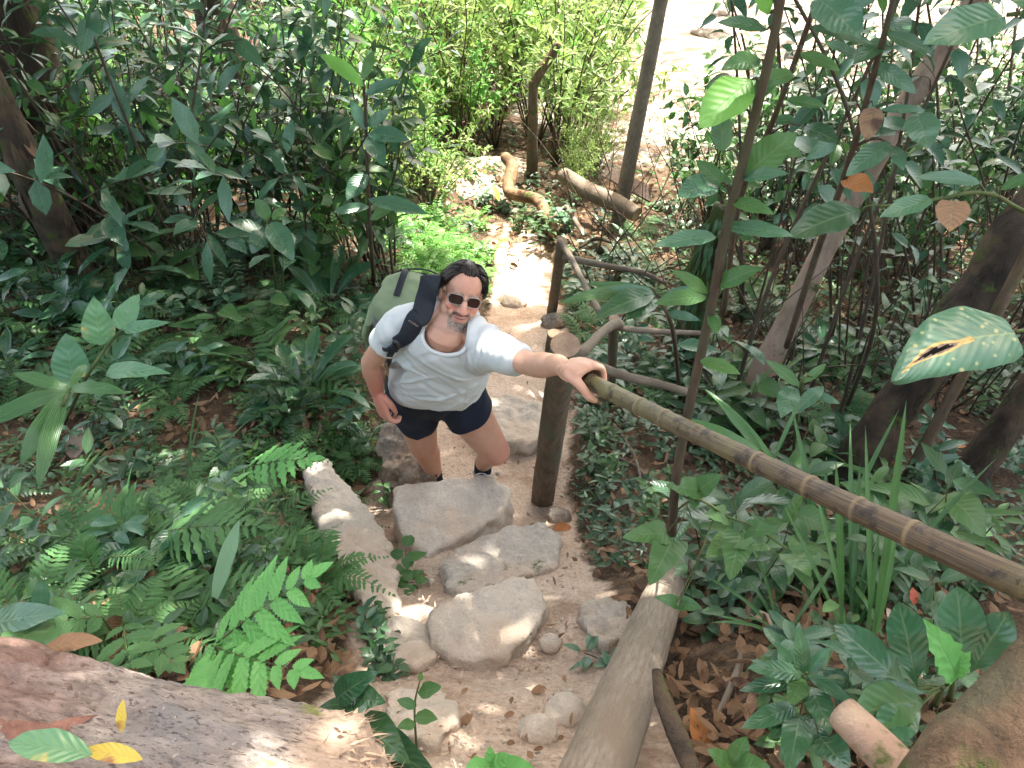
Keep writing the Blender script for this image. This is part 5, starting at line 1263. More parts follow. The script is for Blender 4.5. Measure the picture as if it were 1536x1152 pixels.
tx = rng.uniform(-10, 9, N); ty = rng.uniform(.15, 12, N); tz = T(tx, ty) + rng.uniform(0, 1.2, N)
tgt = np.stack([tx, ty, tz], 1)
hgt = rng.uniform(5.2, 8.6, N); pos = tgt + SUN * ((hgt - tgt[:, 2]) / SUN[2])[:, None]
open_ = np.zeros(N)
ctr_open = sstep(6.6, 8.2, ty - 2.6 * sstep(.7, 1.7, tx)) * sstep(-1.5, -.7, tx)                     # the sunlit clearing and top centre
left_thin = np.maximum(sstep(5.0, 6.6, ty) * sstep(-5.6, -3.0, tx) * .9, sstep(7.0, 8.6, ty) * (tx < 0) * .8)
open_ = np.maximum(ctr_open, left_thin)
keep = rng.random(N) > open_
for c, r in FL:                                                        # gaps left along the sun line to place the sun flecks
    rel = pos - c; dd = np.linalg.norm(rel - (rel @ SUN)[:, None] * SUN, axis=1); keep &= dd > r
dens = np.array([mnoise.noise(Vector((p[0] * .9, p[1] * .9, 3))) for p in pos]); keep &= ~((dens > .42) & (rng.random(N) < .35))
pos = pos[keep]; m = len(pos)
tops = np.array([t for _, t in crown_at]); own = np.argmin(np.linalg.norm(pos[:, None, :2] - tops[None, :, :2], axis=2), axis=1)
for k, (root, top) in enumerate(crown_at):
    s = own == k
    if s.sum() < 5: continue
    p = pos[s]; a = rng.uniform(0, 6.28, len(p)); mb = MB(); o = np.array(root.location)
    leaves(mb, p, np.stack([np.cos(a), np.sin(a), rng.normal(-.15, .3, len(p))], 1), UP + rng.normal(0, .35, (len(p), 3)), rng.uniform(.16, .36, len(p)), rng.uniform(.10, .17, len(p)), 'ellip', .4, .1, 2)
    cl = p[rng.choice(len(p), min(len(p), 26), False)]
    for c in cl:                                                        # boughs
        tube(mb, catmull([top, top * .5 + c * .5 + rng.normal(0, .2, 3), c], 8), [.05, .01], 5, 1)
    mb.build('crown', [M['leaf_dark'], M['bark_dark']], root, True, o)  # unseen leaves placed to block the sun, joined to the nearest tree

for k in range(16):                                     # unseen shrubs added behind the camera to cut the fill light
    x_, y_ = rng.uniform(-5, 5), rng.uniform(-5.5, -2.4); s_2 = rng.uniform(2.4, 3.6)
    o = link('shrub', PROTO['shrub'][k % 4], None, tuple(on(x_, y_, -.05))); o.scale = (s_2, s_2, s_2); o.rotation_euler = (0, 0, rng.uniform(0, 6.28))
    tag(o, 'unseen tall shrub added behind the camera to cut fill light', 'shrub', 'unseen shrubs added to cut fill light')
# ------------------------------------------------------------------ individual foreground plants
def leaf_px(mb, b, t, d0, d1, w, kind='ellip', face=(0, 0, 0), curl=.35, fold=.14, ns=12, wave=.05, rnd=None):
    """one leaf from its base to its tip (photo positions and depths); w: width as a share of its length"""
    p, q = P(b[0], b[1], d0), P(t[0], t[1], d1)
    n = nz(nz(CAM - (p + q) / 2) * .75 + UP * .5 + A(*face)); d = q - p; L = np.linalg.norm(d) * (1 + curl * curl / 24)
    d = nz(nz(d) + n * curl * .45)
    leaves(mb, p, d, n, L, L * w, kind, curl, fold, ns, 0, rng.random() if rnd is None else rnd, wave)
    return p
def px_of(p):
    r = np.asarray(p) - CAM; d = r @ cF
    return (768 + FPX * r[0] / d, 576 - FPX * (r @ cU) / d, d)
def hero(name, label, stem, lv, mat, cat='plant', sr=(.008, .004), smat='stem', kind='ellip', group=None, d=None, curl=.35, fold=.14, pet=True, partname='leaf'):
    """stem: list of (px, py, depth) from the ground up; lv: (base px, tip px, depth base, depth tip, width[, material])"""
    sp_ = np.array([P(*s) for s in stem]); root = thing(name, sp_[0], label, cat, group)
    c = catmull(sp_, max(10, 6 * len(sp_))); mb = MB(); tube(mb, c, list(sr), 8, bump=.06, freq=20)
    if pet:
        for l in lv:
            b = P(l[0][0], l[0][1], l[2]); k = np.argmin(np.linalg.norm(c - b, axis=1))
            if np.linalg.norm(c[k] - b) > .004: tube(mb, catmull([c[max(0, k - 1)], (c[k] + b) / 2 + A(0, 0, .006), b], 6), [sr[1] * .6, .0013], 5)
    mb.build('stem', [M[smat]], root, True, sp_[0])
    for l in lv:
        mb = MB(); leaf_px(mb, l[0], l[1], l[2], l[3], l[4], l[6] if len(l) > 6 else kind, curl=curl * rng.uniform(.6, 1.5), fold=fold)
        mb.build(partname, [M[l[5] if len(l) > 5 and l[5] else mat]], root, True, sp_[0])
    return root
# left bank: plant with large pale blotched leaves
gd = lambda px, py: float((G(px, py) - CAM) @ cF)
hero('broadleaf_plant', 'tall plant with large pale green blotched leaves on the left bank', [(95, 640, gd(95, 640)), (125, 575, 3.05), (160, 520, 2.95), (184, 494, 2.9)],
     [((152, 518), (140, 445), 2.95, 2.9, .62), ((180, 495), (208, 440), 2.9, 2.9, .55), ((185, 496), (254, 482), 2.9, 2.85, .24), ((110, 570), (98, 500), 3.0, 2.95, .70), ((160, 558), (250, 556), 2.95, 2.8, .22), ((120, 585), (60, 575), 3.0, 2.95, .3)], 'leaf_spot', kind='ovate')
hero('broadleaf_plant', 'small plant with two drooping bluish leaves above the pale blotched plant', [(415, 440, gd(415, 440)), (408, 380, 4.3), (400, 335, 4.15)],
     [((403, 330), (384, 298), 4.15, 4.1, .6, 'leaf_mid'), ((405, 335), (438, 385), 4.15, 4.0, .4), ((400, 345), (378, 378), 4.15, 4.05, .6), ((408, 330), (430, 312), 4.15, 4.2, .5, 'leaf_mid')], 'leaf_teal', curl=.6)
hero('broadleaf_plant', 'young plant with hanging ribbed leaves in the deep shade at left', [(180, 440, gd(180, 440)), (172, 370, 4.8), (165, 320, 4.6)],
     [((160, 325), (185, 368), 4.6, 4.5, .45), ((165, 320), (190, 330), 4.6, 4.5, .4), ((170, 345), (140, 355), 4.7, 4.6, .4), ((166, 320), (150, 300), 4.6, 4.6, .4)], 'leaf_teal', curl=.5)
# rosettes
def place(me, px, py, s, name, label, cat, rz=0, part='leaves', tilt=(0, 0)):
    p = G(px, py); o = link(name, me, None, tuple(p - A(0, 0, .01))); o.scale = (s, s, s); o.rotation_euler = (tilt[0], tilt[1], rz); tag(o, label, cat); return o
place(rosette_mesh('rosette', [M['leaf_gloss'], M['stem']], 14, .46, .095, 'obov', 1.0, .10, .75), 492, 470, 1.0, 'rosette_plant', 'large glossy rosette of long dark leaves behind the backpack', 'plant', .4)
place(rosette_mesh('rosette', [M['leaf_gloss'], M['stem']], 11, .42, .085, 'obov', 1.1, .06, .7), 462, 592, .95, 'rosette_plant', 'rosette of broad upright glossy leaves at the hiker\'s right elbow', 'plant', 1.4)
place(rosette_mesh('rosette', [M['leaf_dark'], M['stem']], 6, .26, .05, 'strap', 1.0, .04, 1.3), 560, 690, .8, 'rosette_plant', 'small plant with arching two toned leaves beside the hiker\'s trailing leg', 'plant', 2.2)
place(herb_mesh('h', [M['leaf_mid'], M['stem']], 2, .12, 6, .075, .05, 'ovate'), 612, 868, .95, 'small_plant', 'small round leaved plant growing between the long boulder and the steps', 'plant', .3)
place(herb_mesh('h', [M['leaf_mid'], M['stem']], 2, .13, 5, .06, .03, 'ellip'), 585, 762, .9, 'small_plant', 'little seedling at the left corner of the flat topped step', 'plant', 1.0)
place(herb_mesh('h', [M['leaf_teal'], M['stem']], 2, .10, 6, .085, .03, 'lance'), 905, 985, .9, 'small_plant', 'small toothed fern like plant at the left side of the pale log', 'plant', 2.0)
# bright lobed fern at lower left
def lobed(name, label, fr, mat, npair=6, pl=.11, pw=.055, d=1.75, kind='lobe', cat='fern', ns=12, shape=.9, ang=58):
    base = G(*fr[0][0]); root = thing(name, base, label, cat)
    for pix in fr:
        pts = [P(x, y, dd) for x, y, dd in pix[1:]]
        mb = MB(); c0 = catmull([base, (base + pts[0]) / 2 + A(0, 0, .03), pts[0]], 8); tube(mb, c0, [.003, .0022], 6, 1)
        n = nz(nz(CAM - pts[1]) * .6 + UP * .8)
        frond(mb, pts, n, pl, pw, npair, kind, ns, 0, 1, ang, .2, .25, .0022, .3, .05, shape)
        mb.build('frond', [M[mat], M['stem']], root, True, base)
    return root
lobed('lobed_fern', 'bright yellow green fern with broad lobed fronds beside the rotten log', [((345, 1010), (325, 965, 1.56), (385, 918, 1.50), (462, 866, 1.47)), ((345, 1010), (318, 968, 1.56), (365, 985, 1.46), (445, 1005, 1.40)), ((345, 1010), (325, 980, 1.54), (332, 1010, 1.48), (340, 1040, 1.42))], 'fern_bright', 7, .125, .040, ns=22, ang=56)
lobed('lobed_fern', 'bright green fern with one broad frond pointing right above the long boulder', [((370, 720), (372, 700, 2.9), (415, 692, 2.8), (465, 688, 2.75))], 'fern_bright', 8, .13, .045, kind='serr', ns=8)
lobed('lobed_fern', 'mid green fern with two long fronds on the near left bank', [((215, 830), (225, 800, 2.3), (300, 790, 2.2), (385, 790, 2.15)), ((215, 830), (205, 800, 2.3), (170, 770, 2.3), (110, 740, 2.35))], 'fern', 13, .13, .03, kind='serr', ns=8)
lobed('lobed_fern', 'fern with broad dull lobes lying against the rotten log', [((180, 965), (150, 925, 1.75), (100, 930, 1.7), (60, 945, 1.65)), ((180, 965), (185, 940, 1.75), (190, 975, 1.6), (200, 1020, 1.5)), ((180, 965), (200, 950, 1.75), (235, 970, 1.6), (262, 995, 1.55))], 'fern', 5, .085, .042)
lobed('fern', 'small dark toothed fern frond standing on the near left bank', [((150, 880), (142, 855, 2.05), (128, 825, 2.0), (120, 805, 2.0)), ((150, 880), (165, 835, 2.05), (205, 835, 1.95), (230, 845, 1.9))], 'fern', 14, .05, .013, kind='serr', ns=6)
# pleated and strap leaves at left
hero('strap_plant', 'single upright striped strap leaf behind the bright lobed fern', [(318, 905, gd(318, 905)), (322, 893, 1.95)], [((322, 897), (357, 782), 1.95, 1.85, .15)], 'strap_stripe', kind='strap', curl=.15, pet=False)
hero('palm_seedling', 'young palm with pleated drooping leaves at the left edge', [(70, 690, gd(70, 690)), (90, 620, 2.6), (105, 585, 2.6)],
     [((105, 588), (30, 690), 2.6, 2.4, .20), ((105, 585), (175, 580), 2.6, 2.5, .18), ((105, 585), (-30, 640), 2.6, 2.5, .2), ((100, 590), (55, 720), 2.6, 2.35, .14), ((105, 585), (20, 560), 2.6, 2.6, .22), ((105, 588), (130, 545), 2.6, 2.7, .2)], 'strap', kind='strap', curl=.7)
hero('broadleaf_plant', 'plant with flat rounded blue green leaves at the left edge above the rotten log', [(40, 965, gd(40, 965)), (45, 935, 1.7), (55, 915, 1.68)],
     [((-30, 940), (88, 916), 1.7, 1.6, .25), ((62, 915), (62, 872), 1.68, 1.66, .5), ((45, 935), (20, 1000), 1.68, 1.5, .4, 'leaf_mid'), ((45, 940), (60, 1000), 1.68, 1.5, .4, 'leaf_mid')], 'leaf_teal')
hero('broadleaf_plant', 'leafy plant with large dark ribbed leaves beside the splintered end of the log', [(520, 1085, gd(520, 1085)), (525, 1040, 1.62), (535, 1015, 1.6)],
     [((505, 1048), (560, 1008), 1.6, 1.56, .5, 'leaf_gloss'), ((528, 1050), (572, 1050), 1.6, 1.52, .55, 'leaf_gloss'), ((520, 1055), (480, 1060), 1.6, 1.55, .4), ((540, 1080), (610, 1140), 1.6, 1.42, .35), ((530, 1060), (500, 1010), 1.6, 1.62, .45), ((540, 1100), (650, 1160), 1.6, 1.4, .3)], 'leaf_dark', kind='ovate')
hero('small_plant', 'slender seedling with tiny round leaves on the left edge of the path', [(625, 1125, gd(625, 1125)), (622, 1060, 1.72), (630, 1020, 1.7)],
     [((630, 1022), (632, 1008), 1.7, 1.7, .6), ((628, 1040), (660, 1030), 1.7, 1.66, .5), ((624, 1060), (596, 1050), 1.7, 1.68, .5), ((623, 1075), (655, 1078), 1.7, 1.66, .5), ((622, 1085), (598, 1090), 1.7, 1.66, .5)], 'leaf_mid', sr=(.003, .0015))
hero('small_plant', 'bright green leaves poking up at the bottom edge of the path', [(738, 1190, 1.78), (735, 1165, 1.64), (735, 1150, 1.58)], [((735, 1150), (700, 1160), 1.58, 1.5, .5), ((735, 1148), (768, 1135), 1.58, 1.55, .5), ((735, 1148), (735, 1120), 1.58, 1.58, .6), ((740, 1152), (800, 1155), 1.58, 1.5, .4)], 'fern_bright', sr=(.003, .002))
# slim sapling above the backpack
hero('sapling', 'slim dark sapling with pale shining leaves standing above the backpack', [(562, 428, gd(562, 428)), (556, 360, 4.9), (552, 280, 4.6), (549, 190, 4.3), (545, 120, 4.1)],
     [((552, 190), (585, 165), 4.3, 4.2, .4), ((550, 195), (525, 150), 4.3, 4.25, .4), ((552, 200), (612, 208), 4.3, 4.15, .35), ((553, 205), (575, 245), 4.3, 4.15, .4), ((550, 260), (520, 300), 4.5, 4.4, .45), ((553, 300), (640, 318), 4.6, 4.4, .22), ((554, 310), (500, 318), 4.6, 4.5, .3), ((555, 330), (600, 300), 4.7, 4.6, .3, 'leaf_mid'), ((546, 130), (480, 80), 4.1, 4.1, .28, 'leaf_bright'), ((548, 140), (600, 120), 4.1, 4.0, .3), ((545, 120), (560, 75), 4.1, 4.1, .35, 'leaf_mid')],
     'leaf_teal', sr=(.016, .007), smat='stem_brown')
# ------------------------------------------------------------------ right hand saplings close to the lens
hero('sapling', 'tall dark stemmed sapling with big leaves rising just behind the bamboo handrail', [(1008, 800, 2.12), (1014, 720, 1.90), (1036, 600, 1.75), (1065, 470, 1.60), (1092, 330, 1.47), (1126, 200, 1.36), (1160, 60, 1.26), (1180, -60, 1.18)],
     [((1112, 268), (1195, 198), 1.42, 1.36, .52), ((1112, 268), (1180, 258), 1.42, 1.33, .26, 'leaf_teal'), ((1085, 228), (1078, 160), 1.40, 1.36, .46, 'leaf_teal'), ((1075, 275), (1020, 290), 1.46, 1.38, .42, 'leaf_teal'), ((1075, 355), (985, 365), 1.48, 1.40, .22, 'leaf_teal'),
      ((1126, 120), (1050, 190), 1.33, 1.3, .55, 'leaf_bright'), ((1140, 90), (1085, 100), 1.3, 1.26, .4, 'leaf_mid'), ((1150, 45), (1080, 30), 1.26, 1.22, .26, 'leaf_dark'), ((1155, 20), (1130, -20), 1.25, 1.22, .5, 'leaf_bright'), ((1110, 170), (1060, 125), 1.36, 1.38, .4, 'leaf_mid'), ((1120, 150), (1170, 120), 1.35, 1.32, .45, 'leaf_mid'),
      ((1085, 280), (1045, 240), 1.45, 1.44, .45, 'leaf_mid'), ((1095, 300), (1160, 320), 1.45, 1.38, .3), ((1060, 445), (985, 452), 1.58, 1.5, .26, 'leaf_mid'), ((1062, 440), (1010, 405), 1.58, 1.55, .3), ((1085, 340), (1190, 352), 1.5, 1.42, .24, 'leaf_teal'), ((1075, 430), (1140, 400), 1.56, 1.5, .4), ((1050, 540), (1110, 560), 1.66, 1.58, .3, 'leaf_mid'), ((1068, 470), (1075, 500), 1.6, 1.55, .4)],
     'leaf_mid', sr=(.0125, .007), smat='stem_brown')
hero('sapling', 'sapling with large drooping leaves over the path behind the thick post', [(1020, 600, gd(1020, 600)), (1010, 500, 3.0), (985, 445, 2.8)],
     [((982, 440), (915, 430), 2.8, 2.7, .18), ((980, 440), (898, 470), 2.8, 2.6, .28, 'leaf_dark'), ((985, 445), (940, 478), 2.8, 2.65, .35, 'leaf_dark'), ((978, 432), (838, 452), 2.8, 2.75, .14, 'leaf_mid'), ((985, 440), (880, 425), 2.8, 2.85, .16, 'leaf_mid'), ((990, 450), (1045, 430), 2.8, 2.75, .3), ((1000, 470), (1050, 480), 2.85, 2.8, .3)], 'leaf_teal', sr=(.011, .006), smat='stem_brown')
hero('sapling', 'twin stemmed sapling with small dark leaves in the upper right', [(1085, 470, 2.6), (1110, 300, 2.1), (1160, 180, 1.8), (1225, 0, 1.55), (1240, -60, 1.5)],
     [((1225, -5), (1290, 55), 1.5, 1.42, .55, 'leaf_teal'), ((1215, 40), (1310, 65), 1.55, 1.5, .2, 'leaf_dark'), ((1200, 80), (1260, 105), 1.6, 1.55, .3), ((1190, 110), (1130, 130), 1.65, 1.6, .35), ((1205, 190), (1258, 212), 1.8, 1.72, .4, 'leaf_dark'), ((1180, 150), (1240, 160), 1.7, 1.65, .3), ((1150, 215), (1205, 235), 1.85, 1.8, .35)], 'leaf_mid', sr=(.009, .005), smat='stem_brown')
hero('sapling', 'sapling with a curled brown leaf and blue green leaves against the bright clearing', [(1180, 520, 2.9), (1225, 380, 2.5), (1265, 270, 2.2), (1300, 150, 2.0), (1340, 0, 1.8), (1350, -40, 1.8)],
     [((1265, 268), (1308, 285), 2.2, 2.1, .5, 'dead_orange'), ((1335, 215), (1270, 262), 2.05, 2.0, .35, 'leaf_teal'), ((1340, 220), (1355, 255), 2.05, 2.0, .4, 'leaf_teal'), ((1320, 165), (1390, 165), 2.0, 1.95, .22, 'leaf_teal'), ((1310, 95), (1375, 140), 1.95, 1.9, .35, 'leaf_teal'), ((1375, 170), (1392, 222), 2.0, 1.95, .7, 'leaf_teal'), ((1310, 160), (1300, 210), 2.0, 1.96, .5, 'dead'), ((1290, 90), (1240, 60), 1.95, 1.9, .25, 'leaf_dark'), ((1330, 60), (1280, 95), 1.9, 1.88, .4), ((1330, 50), (1400, 80), 1.85, 1.8, .3)], 'leaf_dark', sr=(.012, .006), smat='stem_brown')
hero('climbing_plant', 'plant with a broad dark leaf and a pale leaf reaching in from the right', [tuple(px_of(on(1.9, 1.25))), tuple(px_of(A(1.5, 1.3, 2.1))), (1560, 330, 1.5), (1480, 290, 1.45), (1400, 300, 1.45), (1320, 310, 1.48)],
     [((1290, 315), (1185, 352), 1.5, 1.42, .34, 'leaf_dark'), ((1400, 298), (1320, 325), 1.45, 1.42, .3, 'leaf_teal'), ((1470, 275), (1380, 262), 1.45, 1.42, .22, 'leaf_teal'), ((1430, 300), (1425, 345), 1.45, 1.4, .65, 'dead'), ((1400, 300), (1340, 300), 1.45, 1.44, .2), ((1500, 285), (1560, 255), 1.45, 1.4, .3)], 'leaf_mid', sr=(.005, .003))
hero('broadleaf_plant', 'branch with one pale ribbed leaf in the top right corner', [tuple(px_of(on(1.75, .8))), tuple(px_of(A(1.45, .95, 2.4))), (1620, 60, 1.05), (1560, 22, 1.05), (1510, 22, 1.06)], [((1508, 24), (1388, 62), 1.06, 1.02, .40), ((1530, 28), (1600, -20), 1.05, 1.0, .4, 'leaf_dark'), ((1560, 20), (1500, -30), 1.05, 1.05, .4, 'leaf_mid')], 'leaf_teal', sr=(.004, .003), curl=.5)
# the big blotched leaf with a torn slit: slit and rim built into the blade
BL0 = on(1.02, .68)
root = thing('broadleaf_plant', BL0, 'large blotched leaf with a torn brown slit close to the lens at right', 'plant')
mb = MB(); tube(mb, catmull([BL0, A(.93, .70, 1.9), P(1640, 640, .96), P(1580, 500, .95), P(1524, 497, .945)], 26), [.010, .006, .0022], 7); mb.build('stem', [M['stem']], root, True, BL0)
bp0, bq0 = P(1522, 500, .945), P(1346, 566, .93); dL = bq0 - bp0; Ln = np.linalg.norm(dL); dd_ = dL / Ln
nn_ = nz(nz(CAM - bp0) * .8 + UP * .35); nn_ = nz(nn_ - dd_ * (nn_ @ dd_)); ss_ = np.cross(dd_, nn_)
if ss_ @ cU < 0: ss_ = -ss_
nu, nv = 46, 30
uu, vv = np.meshgrid(np.linspace(0, 1, nu), np.linspace(-1, 1, nv), indexing='ij')
wid = np.maximum(.02, np.sin(math.pi * (uu * .95 + .05) ** .60) ** .72) * Ln * .265
wid = wid * np.where(vv > 0, 1.12, .95)
vp = bp0 + dd_ * (uu * Ln)[..., None] + ss_ * (wid * vv + Ln * .10 * np.sin(uu * math.pi))[..., None] + nn_ * (-.012 * uu ** 2 + .006 * vv ** 2 + .0025 * np.sin(uu * 22 + vv * 3) * np.abs(vv) - .012 * np.abs(vv) ** 3)[..., None]
slit = np.abs(vv - .02 - .12 * np.sin(uu * 9) * .3 - .25 * (uu - .6)) - np.clip(.15 * np.sin(np.clip((uu - .40) / .42, 0, 1) * math.pi) + .0 * vv, 0, 1)
I, J = np.meshgrid(np.arange(nu - 1), np.arange(nv - 1), indexing='ij')
fc = np.stack([I * nv + J, (I + 1) * nv + J, (I + 1) * nv + J + 1, I * nv + J + 1], -1).reshape(-1, 4)
sl = slit.ravel(); cut = (sl[fc] < -.012).all(1)
mb = MB(); mb.add(vp.reshape(-1, 3), fc[~cut], np.stack([uu, (vv + 1) / 2], -1).reshape(-1, 2), .5)
bl = NT('big_leaf'); o_ = bl.coord(); rim_ = bl.attr('rim'); uvn = bl.N('ShaderNodeUVMap').outputs[0]; sp = bl.N('ShaderNodeSeparateXYZ'); bl.L(uvn, sp.inputs[0])
av = bl.math('ABSOLUTE', bl.math('SUBTRACT', sp.outputs[1], .5)); nf_ = bl.noise(o_, 55, 5, .65); n2_ = bl.noise(o_, 160, 3, .6); vo_ = bl.vor(o_, 75)
c_ = bl.mix(nf_, (.06, .155, .095), (.10, .21, .125)); wv_ = bl.math('SINE', bl.math('MULTIPLY', bl.math('SUBTRACT', sp.outputs[0], bl.math('MULTIPLY', av, .5)), 75.0))
c_ = bl.mix(bl.math('MULTIPLY', bl.ramp(wv_, [(.7, 0.0), (1.0, 1.0)]), .12), c_, (.16, .26, .12)); c_ = bl.mix(bl.math('MULTIPLY', bl.ramp(av, [(.008, 1.0), (.025, 0.0)]), .7), c_, (.2, .3, .12))
c_ = bl.mix(bl.ramp(vo_, [(.13, .9), (.26, 0.0)]), c_, (.40, .42, .20)); c_ = bl.mix(bl.ramp(bl.math('ADD', rim_, bl.math('MULTIPLY', bl.math('SUBTRACT', nf_, .5), .8)), [(.40, 0.0), (.60, 1.0)]), c_, (.46, .30, .07))
c_ = bl.mix(bl.ramp(bl.math('ADD', rim_, bl.math('MULTIPLY', bl.math('SUBTRACT', n2_, .5), .3)), [(.86, 0.0), (.95, 1.0)]), c_, (.10, .055, .035))
b_ = bl.bsdf(c_, .33, .5, bl.bump(bl.math('ADD', bl.math('MULTIPLY', wv_, .4), nf_), .3, .002)); tl_ = bl.N('ShaderNodeBsdfTranslucent'); bl.L(c_, tl_.inputs[0]); mx_ = bl.N('ShaderNodeMixShader'); mx_.inputs[0].default_value = .22; bl.L(b_, mx_.inputs[1]); bl.L(tl_.outputs[0], mx_.inputs[2])
o = mb.build('leaf', [bl.done(mx_.outputs[0])], root, True, BL0); fattr(o.data, 'rim', np.clip(1 - (np.clip(sl, 0, 1)) / .17, 0, 1) * (uu.ravel() > .30) * (uu.ravel() < .93))
# bottom right plants
hero('broadleaf_plant', 'plant with broad glossy paddle leaves in front of the bottom right trunk', [(1400, 1060, gd(1400, 1060)), (1415, 1030, 1.45)],
     [((1442, 1000), (1440, 888), 1.42, 1.38, .50), ((1455, 1010), (1512, 920), 1.42, 1.36, .46), ((1375, 1030), (1350, 905), 1.45, 1.42, .42, 'leaf_gloss'), ((1365, 1040), (1262, 940), 1.45, 1.42, .34), ((1385, 1050), (1295, 1065), 1.42, 1.32, .42, 'leaf_mid'), ((1390, 1040), (1300, 1030), 1.42, 1.4, .25), ((1380, 1060), (1320, 1100), 1.4, 1.3, .4)], 'leaf_gloss', kind='obov', curl=.4)
hero('broadleaf_plant', 'young plant with one torn yellow green leaf among the paddle leaves', [(1425, 1050, gd(1425, 1050)), (1430, 1020, 1.36)], [((1435, 1018), (1402, 940), 1.36, 1.30, .42), ((1432, 1012), (1450, 985), 1.36, 1.32, .5)], 'fern_bright', kind='lobe', curl=.5, pet=False)
hero('broadleaf_plant', 'bushy plant of narrow blue green leaves in whorls at lower right', [(1215, 1100, gd(1215, 1100)), (1210, 1050, 1.6), (1205, 1010, 1.55)],
     [((1205, 1012), (1125, 1000), 1.55, 1.5, .27), ((1205, 1010), (1200, 945), 1.55, 1.52, .3), ((1212, 1012), (1280, 1055), 1.55, 1.46, .26), ((1210, 1010), (1245, 970), 1.55, 1.54, .3), ((1205, 1018), (1185, 1055), 1.55, 1.48, .45, 'leaf_mid'), ((1200, 1020), (1110, 1035), 1.57, 1.55, .26), ((1215, 1030), (1245, 1095), 1.55, 1.45, .45), ((1195, 1060), (1115, 1090), 1.57, 1.5, .28), ((1200, 1070), (1185, 1150), 1.57, 1.42, .32), ((1185, 1070), (1160, 1105), 1.57, 1.5, .4), ((1210, 1070), (1240, 1120), 1.57, 1.46, .3), ((1190, 1000), (1165, 965), 1.56, 1.55, .3), ((1228, 1105), (1270, 1150), 1.5, 1.38, .5)], 'leaf_gloss', curl=.5)
hero('broadleaf_plant', 'small plant with paired bright leaves at the bottom edge right of the log', [(1095, 1165, 1.42), (1098, 1150, 1.4)], [((1098, 1150), (1120, 1105), 1.4, 1.38, .55), ((1096, 1150), (1065, 1125), 1.4, 1.38, .5), ((1100, 1152), (1150, 1150), 1.4, 1.32, .45)], 'leaf_mid')
vine = [(1000, 780, gd(1000, 830)), (1040, 750, 1.95), (1090, 775, 1.9), (1130, 790, 1.85), (1190, 830, 1.8)]
hero('climbing_plant', 'creeping vine with heart shaped leaves under the middle of the bamboo handrail', vine,
     [((1048, 735), (1000, 728), 1.93, 1.88, .55), ((1048, 735), (1082, 712), 1.93, 1.9, .75), ((1042, 745), (1040, 765), 1.93, 1.9, .8), ((1090, 775), (1060, 770), 1.9, 1.86, .7), ((1120, 795), (1165, 795), 1.86, 1.8, .6), ((1110, 800), (1095, 870), 1.86, 1.75, .5), ((1095, 810), (1060, 835), 1.88, 1.8, .5), ((1150, 815), (1100, 820), 1.84, 1.8, .4), ((1185, 830), (1215, 860), 1.8, 1.7, .55), ((1185, 828), (1225, 830), 1.8, 1.75, .5), ((1000, 800), (935, 805), 2.0, 1.95, .5), ((1010, 810), (975, 875), 2.0, 1.85, .45), ((1020, 905), (1052, 912), 1.85, 1.8, .6), ((1015, 905), (985, 895), 1.85, 1.82, .5)], 'leaf_mid', kind='heart', sr=(.004, .002))
hero('grass_clump', 'long pleated grass blades standing up through the bamboo handrail', [(1262, 945, gd(1262, 945)), (1262, 930, 1.75)],
     [((1262, 935), (1258, 700), 1.75, 1.6, .036), ((1268, 935), (1225, 730), 1.75, 1.7, .03), ((1310, 950), (1362, 610), 1.7, 1.5, .028), ((1305, 945), (1300, 640), 1.7, 1.62, .022), ((1300, 945), (1320, 800), 1.7, 1.6, .035), ((1258, 935), (1180, 760), 1.75, 1.72, .03), ((1255, 905), (1240, 910), 1.7, 1.6, .2), ((1315, 950), (1345, 790), 1.7, 1.65, .06)], 'strap', 'grass', kind='strap', curl=.3, pet=False, partname='blade')
hero('grass_clump', 'curved grass blades crossing behind the middle of the bamboo handrail', [(1150, 700, gd(1150, 700)), (1150, 690, 2.2)], [((1150, 695), (1085, 600), 2.2, 2.1, .10), ((1165, 700), (1070, 580), 2.2, 2.15, .06), ((1150, 690), (1040, 625), 2.15, 2.05, .12), ((1160, 690), (1200, 600), 2.2, 2.2, .06)], 'strap', 'grass', kind='strap', curl=.8, pet=False, partname='blade')
hero('broadleaf_plant', 'two blue ribbed leaves hanging over the ground by the pale leaning tree', [(1190, 680, gd(1190, 680)), (1200, 590, 2.35), (1210, 560, 2.3)], [((1190, 580), (1172, 625), 2.3, 2.2, .42), ((1235, 580), (1190, 620), 2.3, 2.22, .26), ((1215, 590), (1260, 605), 2.3, 2.25, .3), ((1200, 580), (1150, 540), 2.3, 2.3, .3, 'leaf_mid'), ((1205, 575), (1240, 545), 2.3, 2.3, .3, 'leaf_mid')], 'leaf_teal')
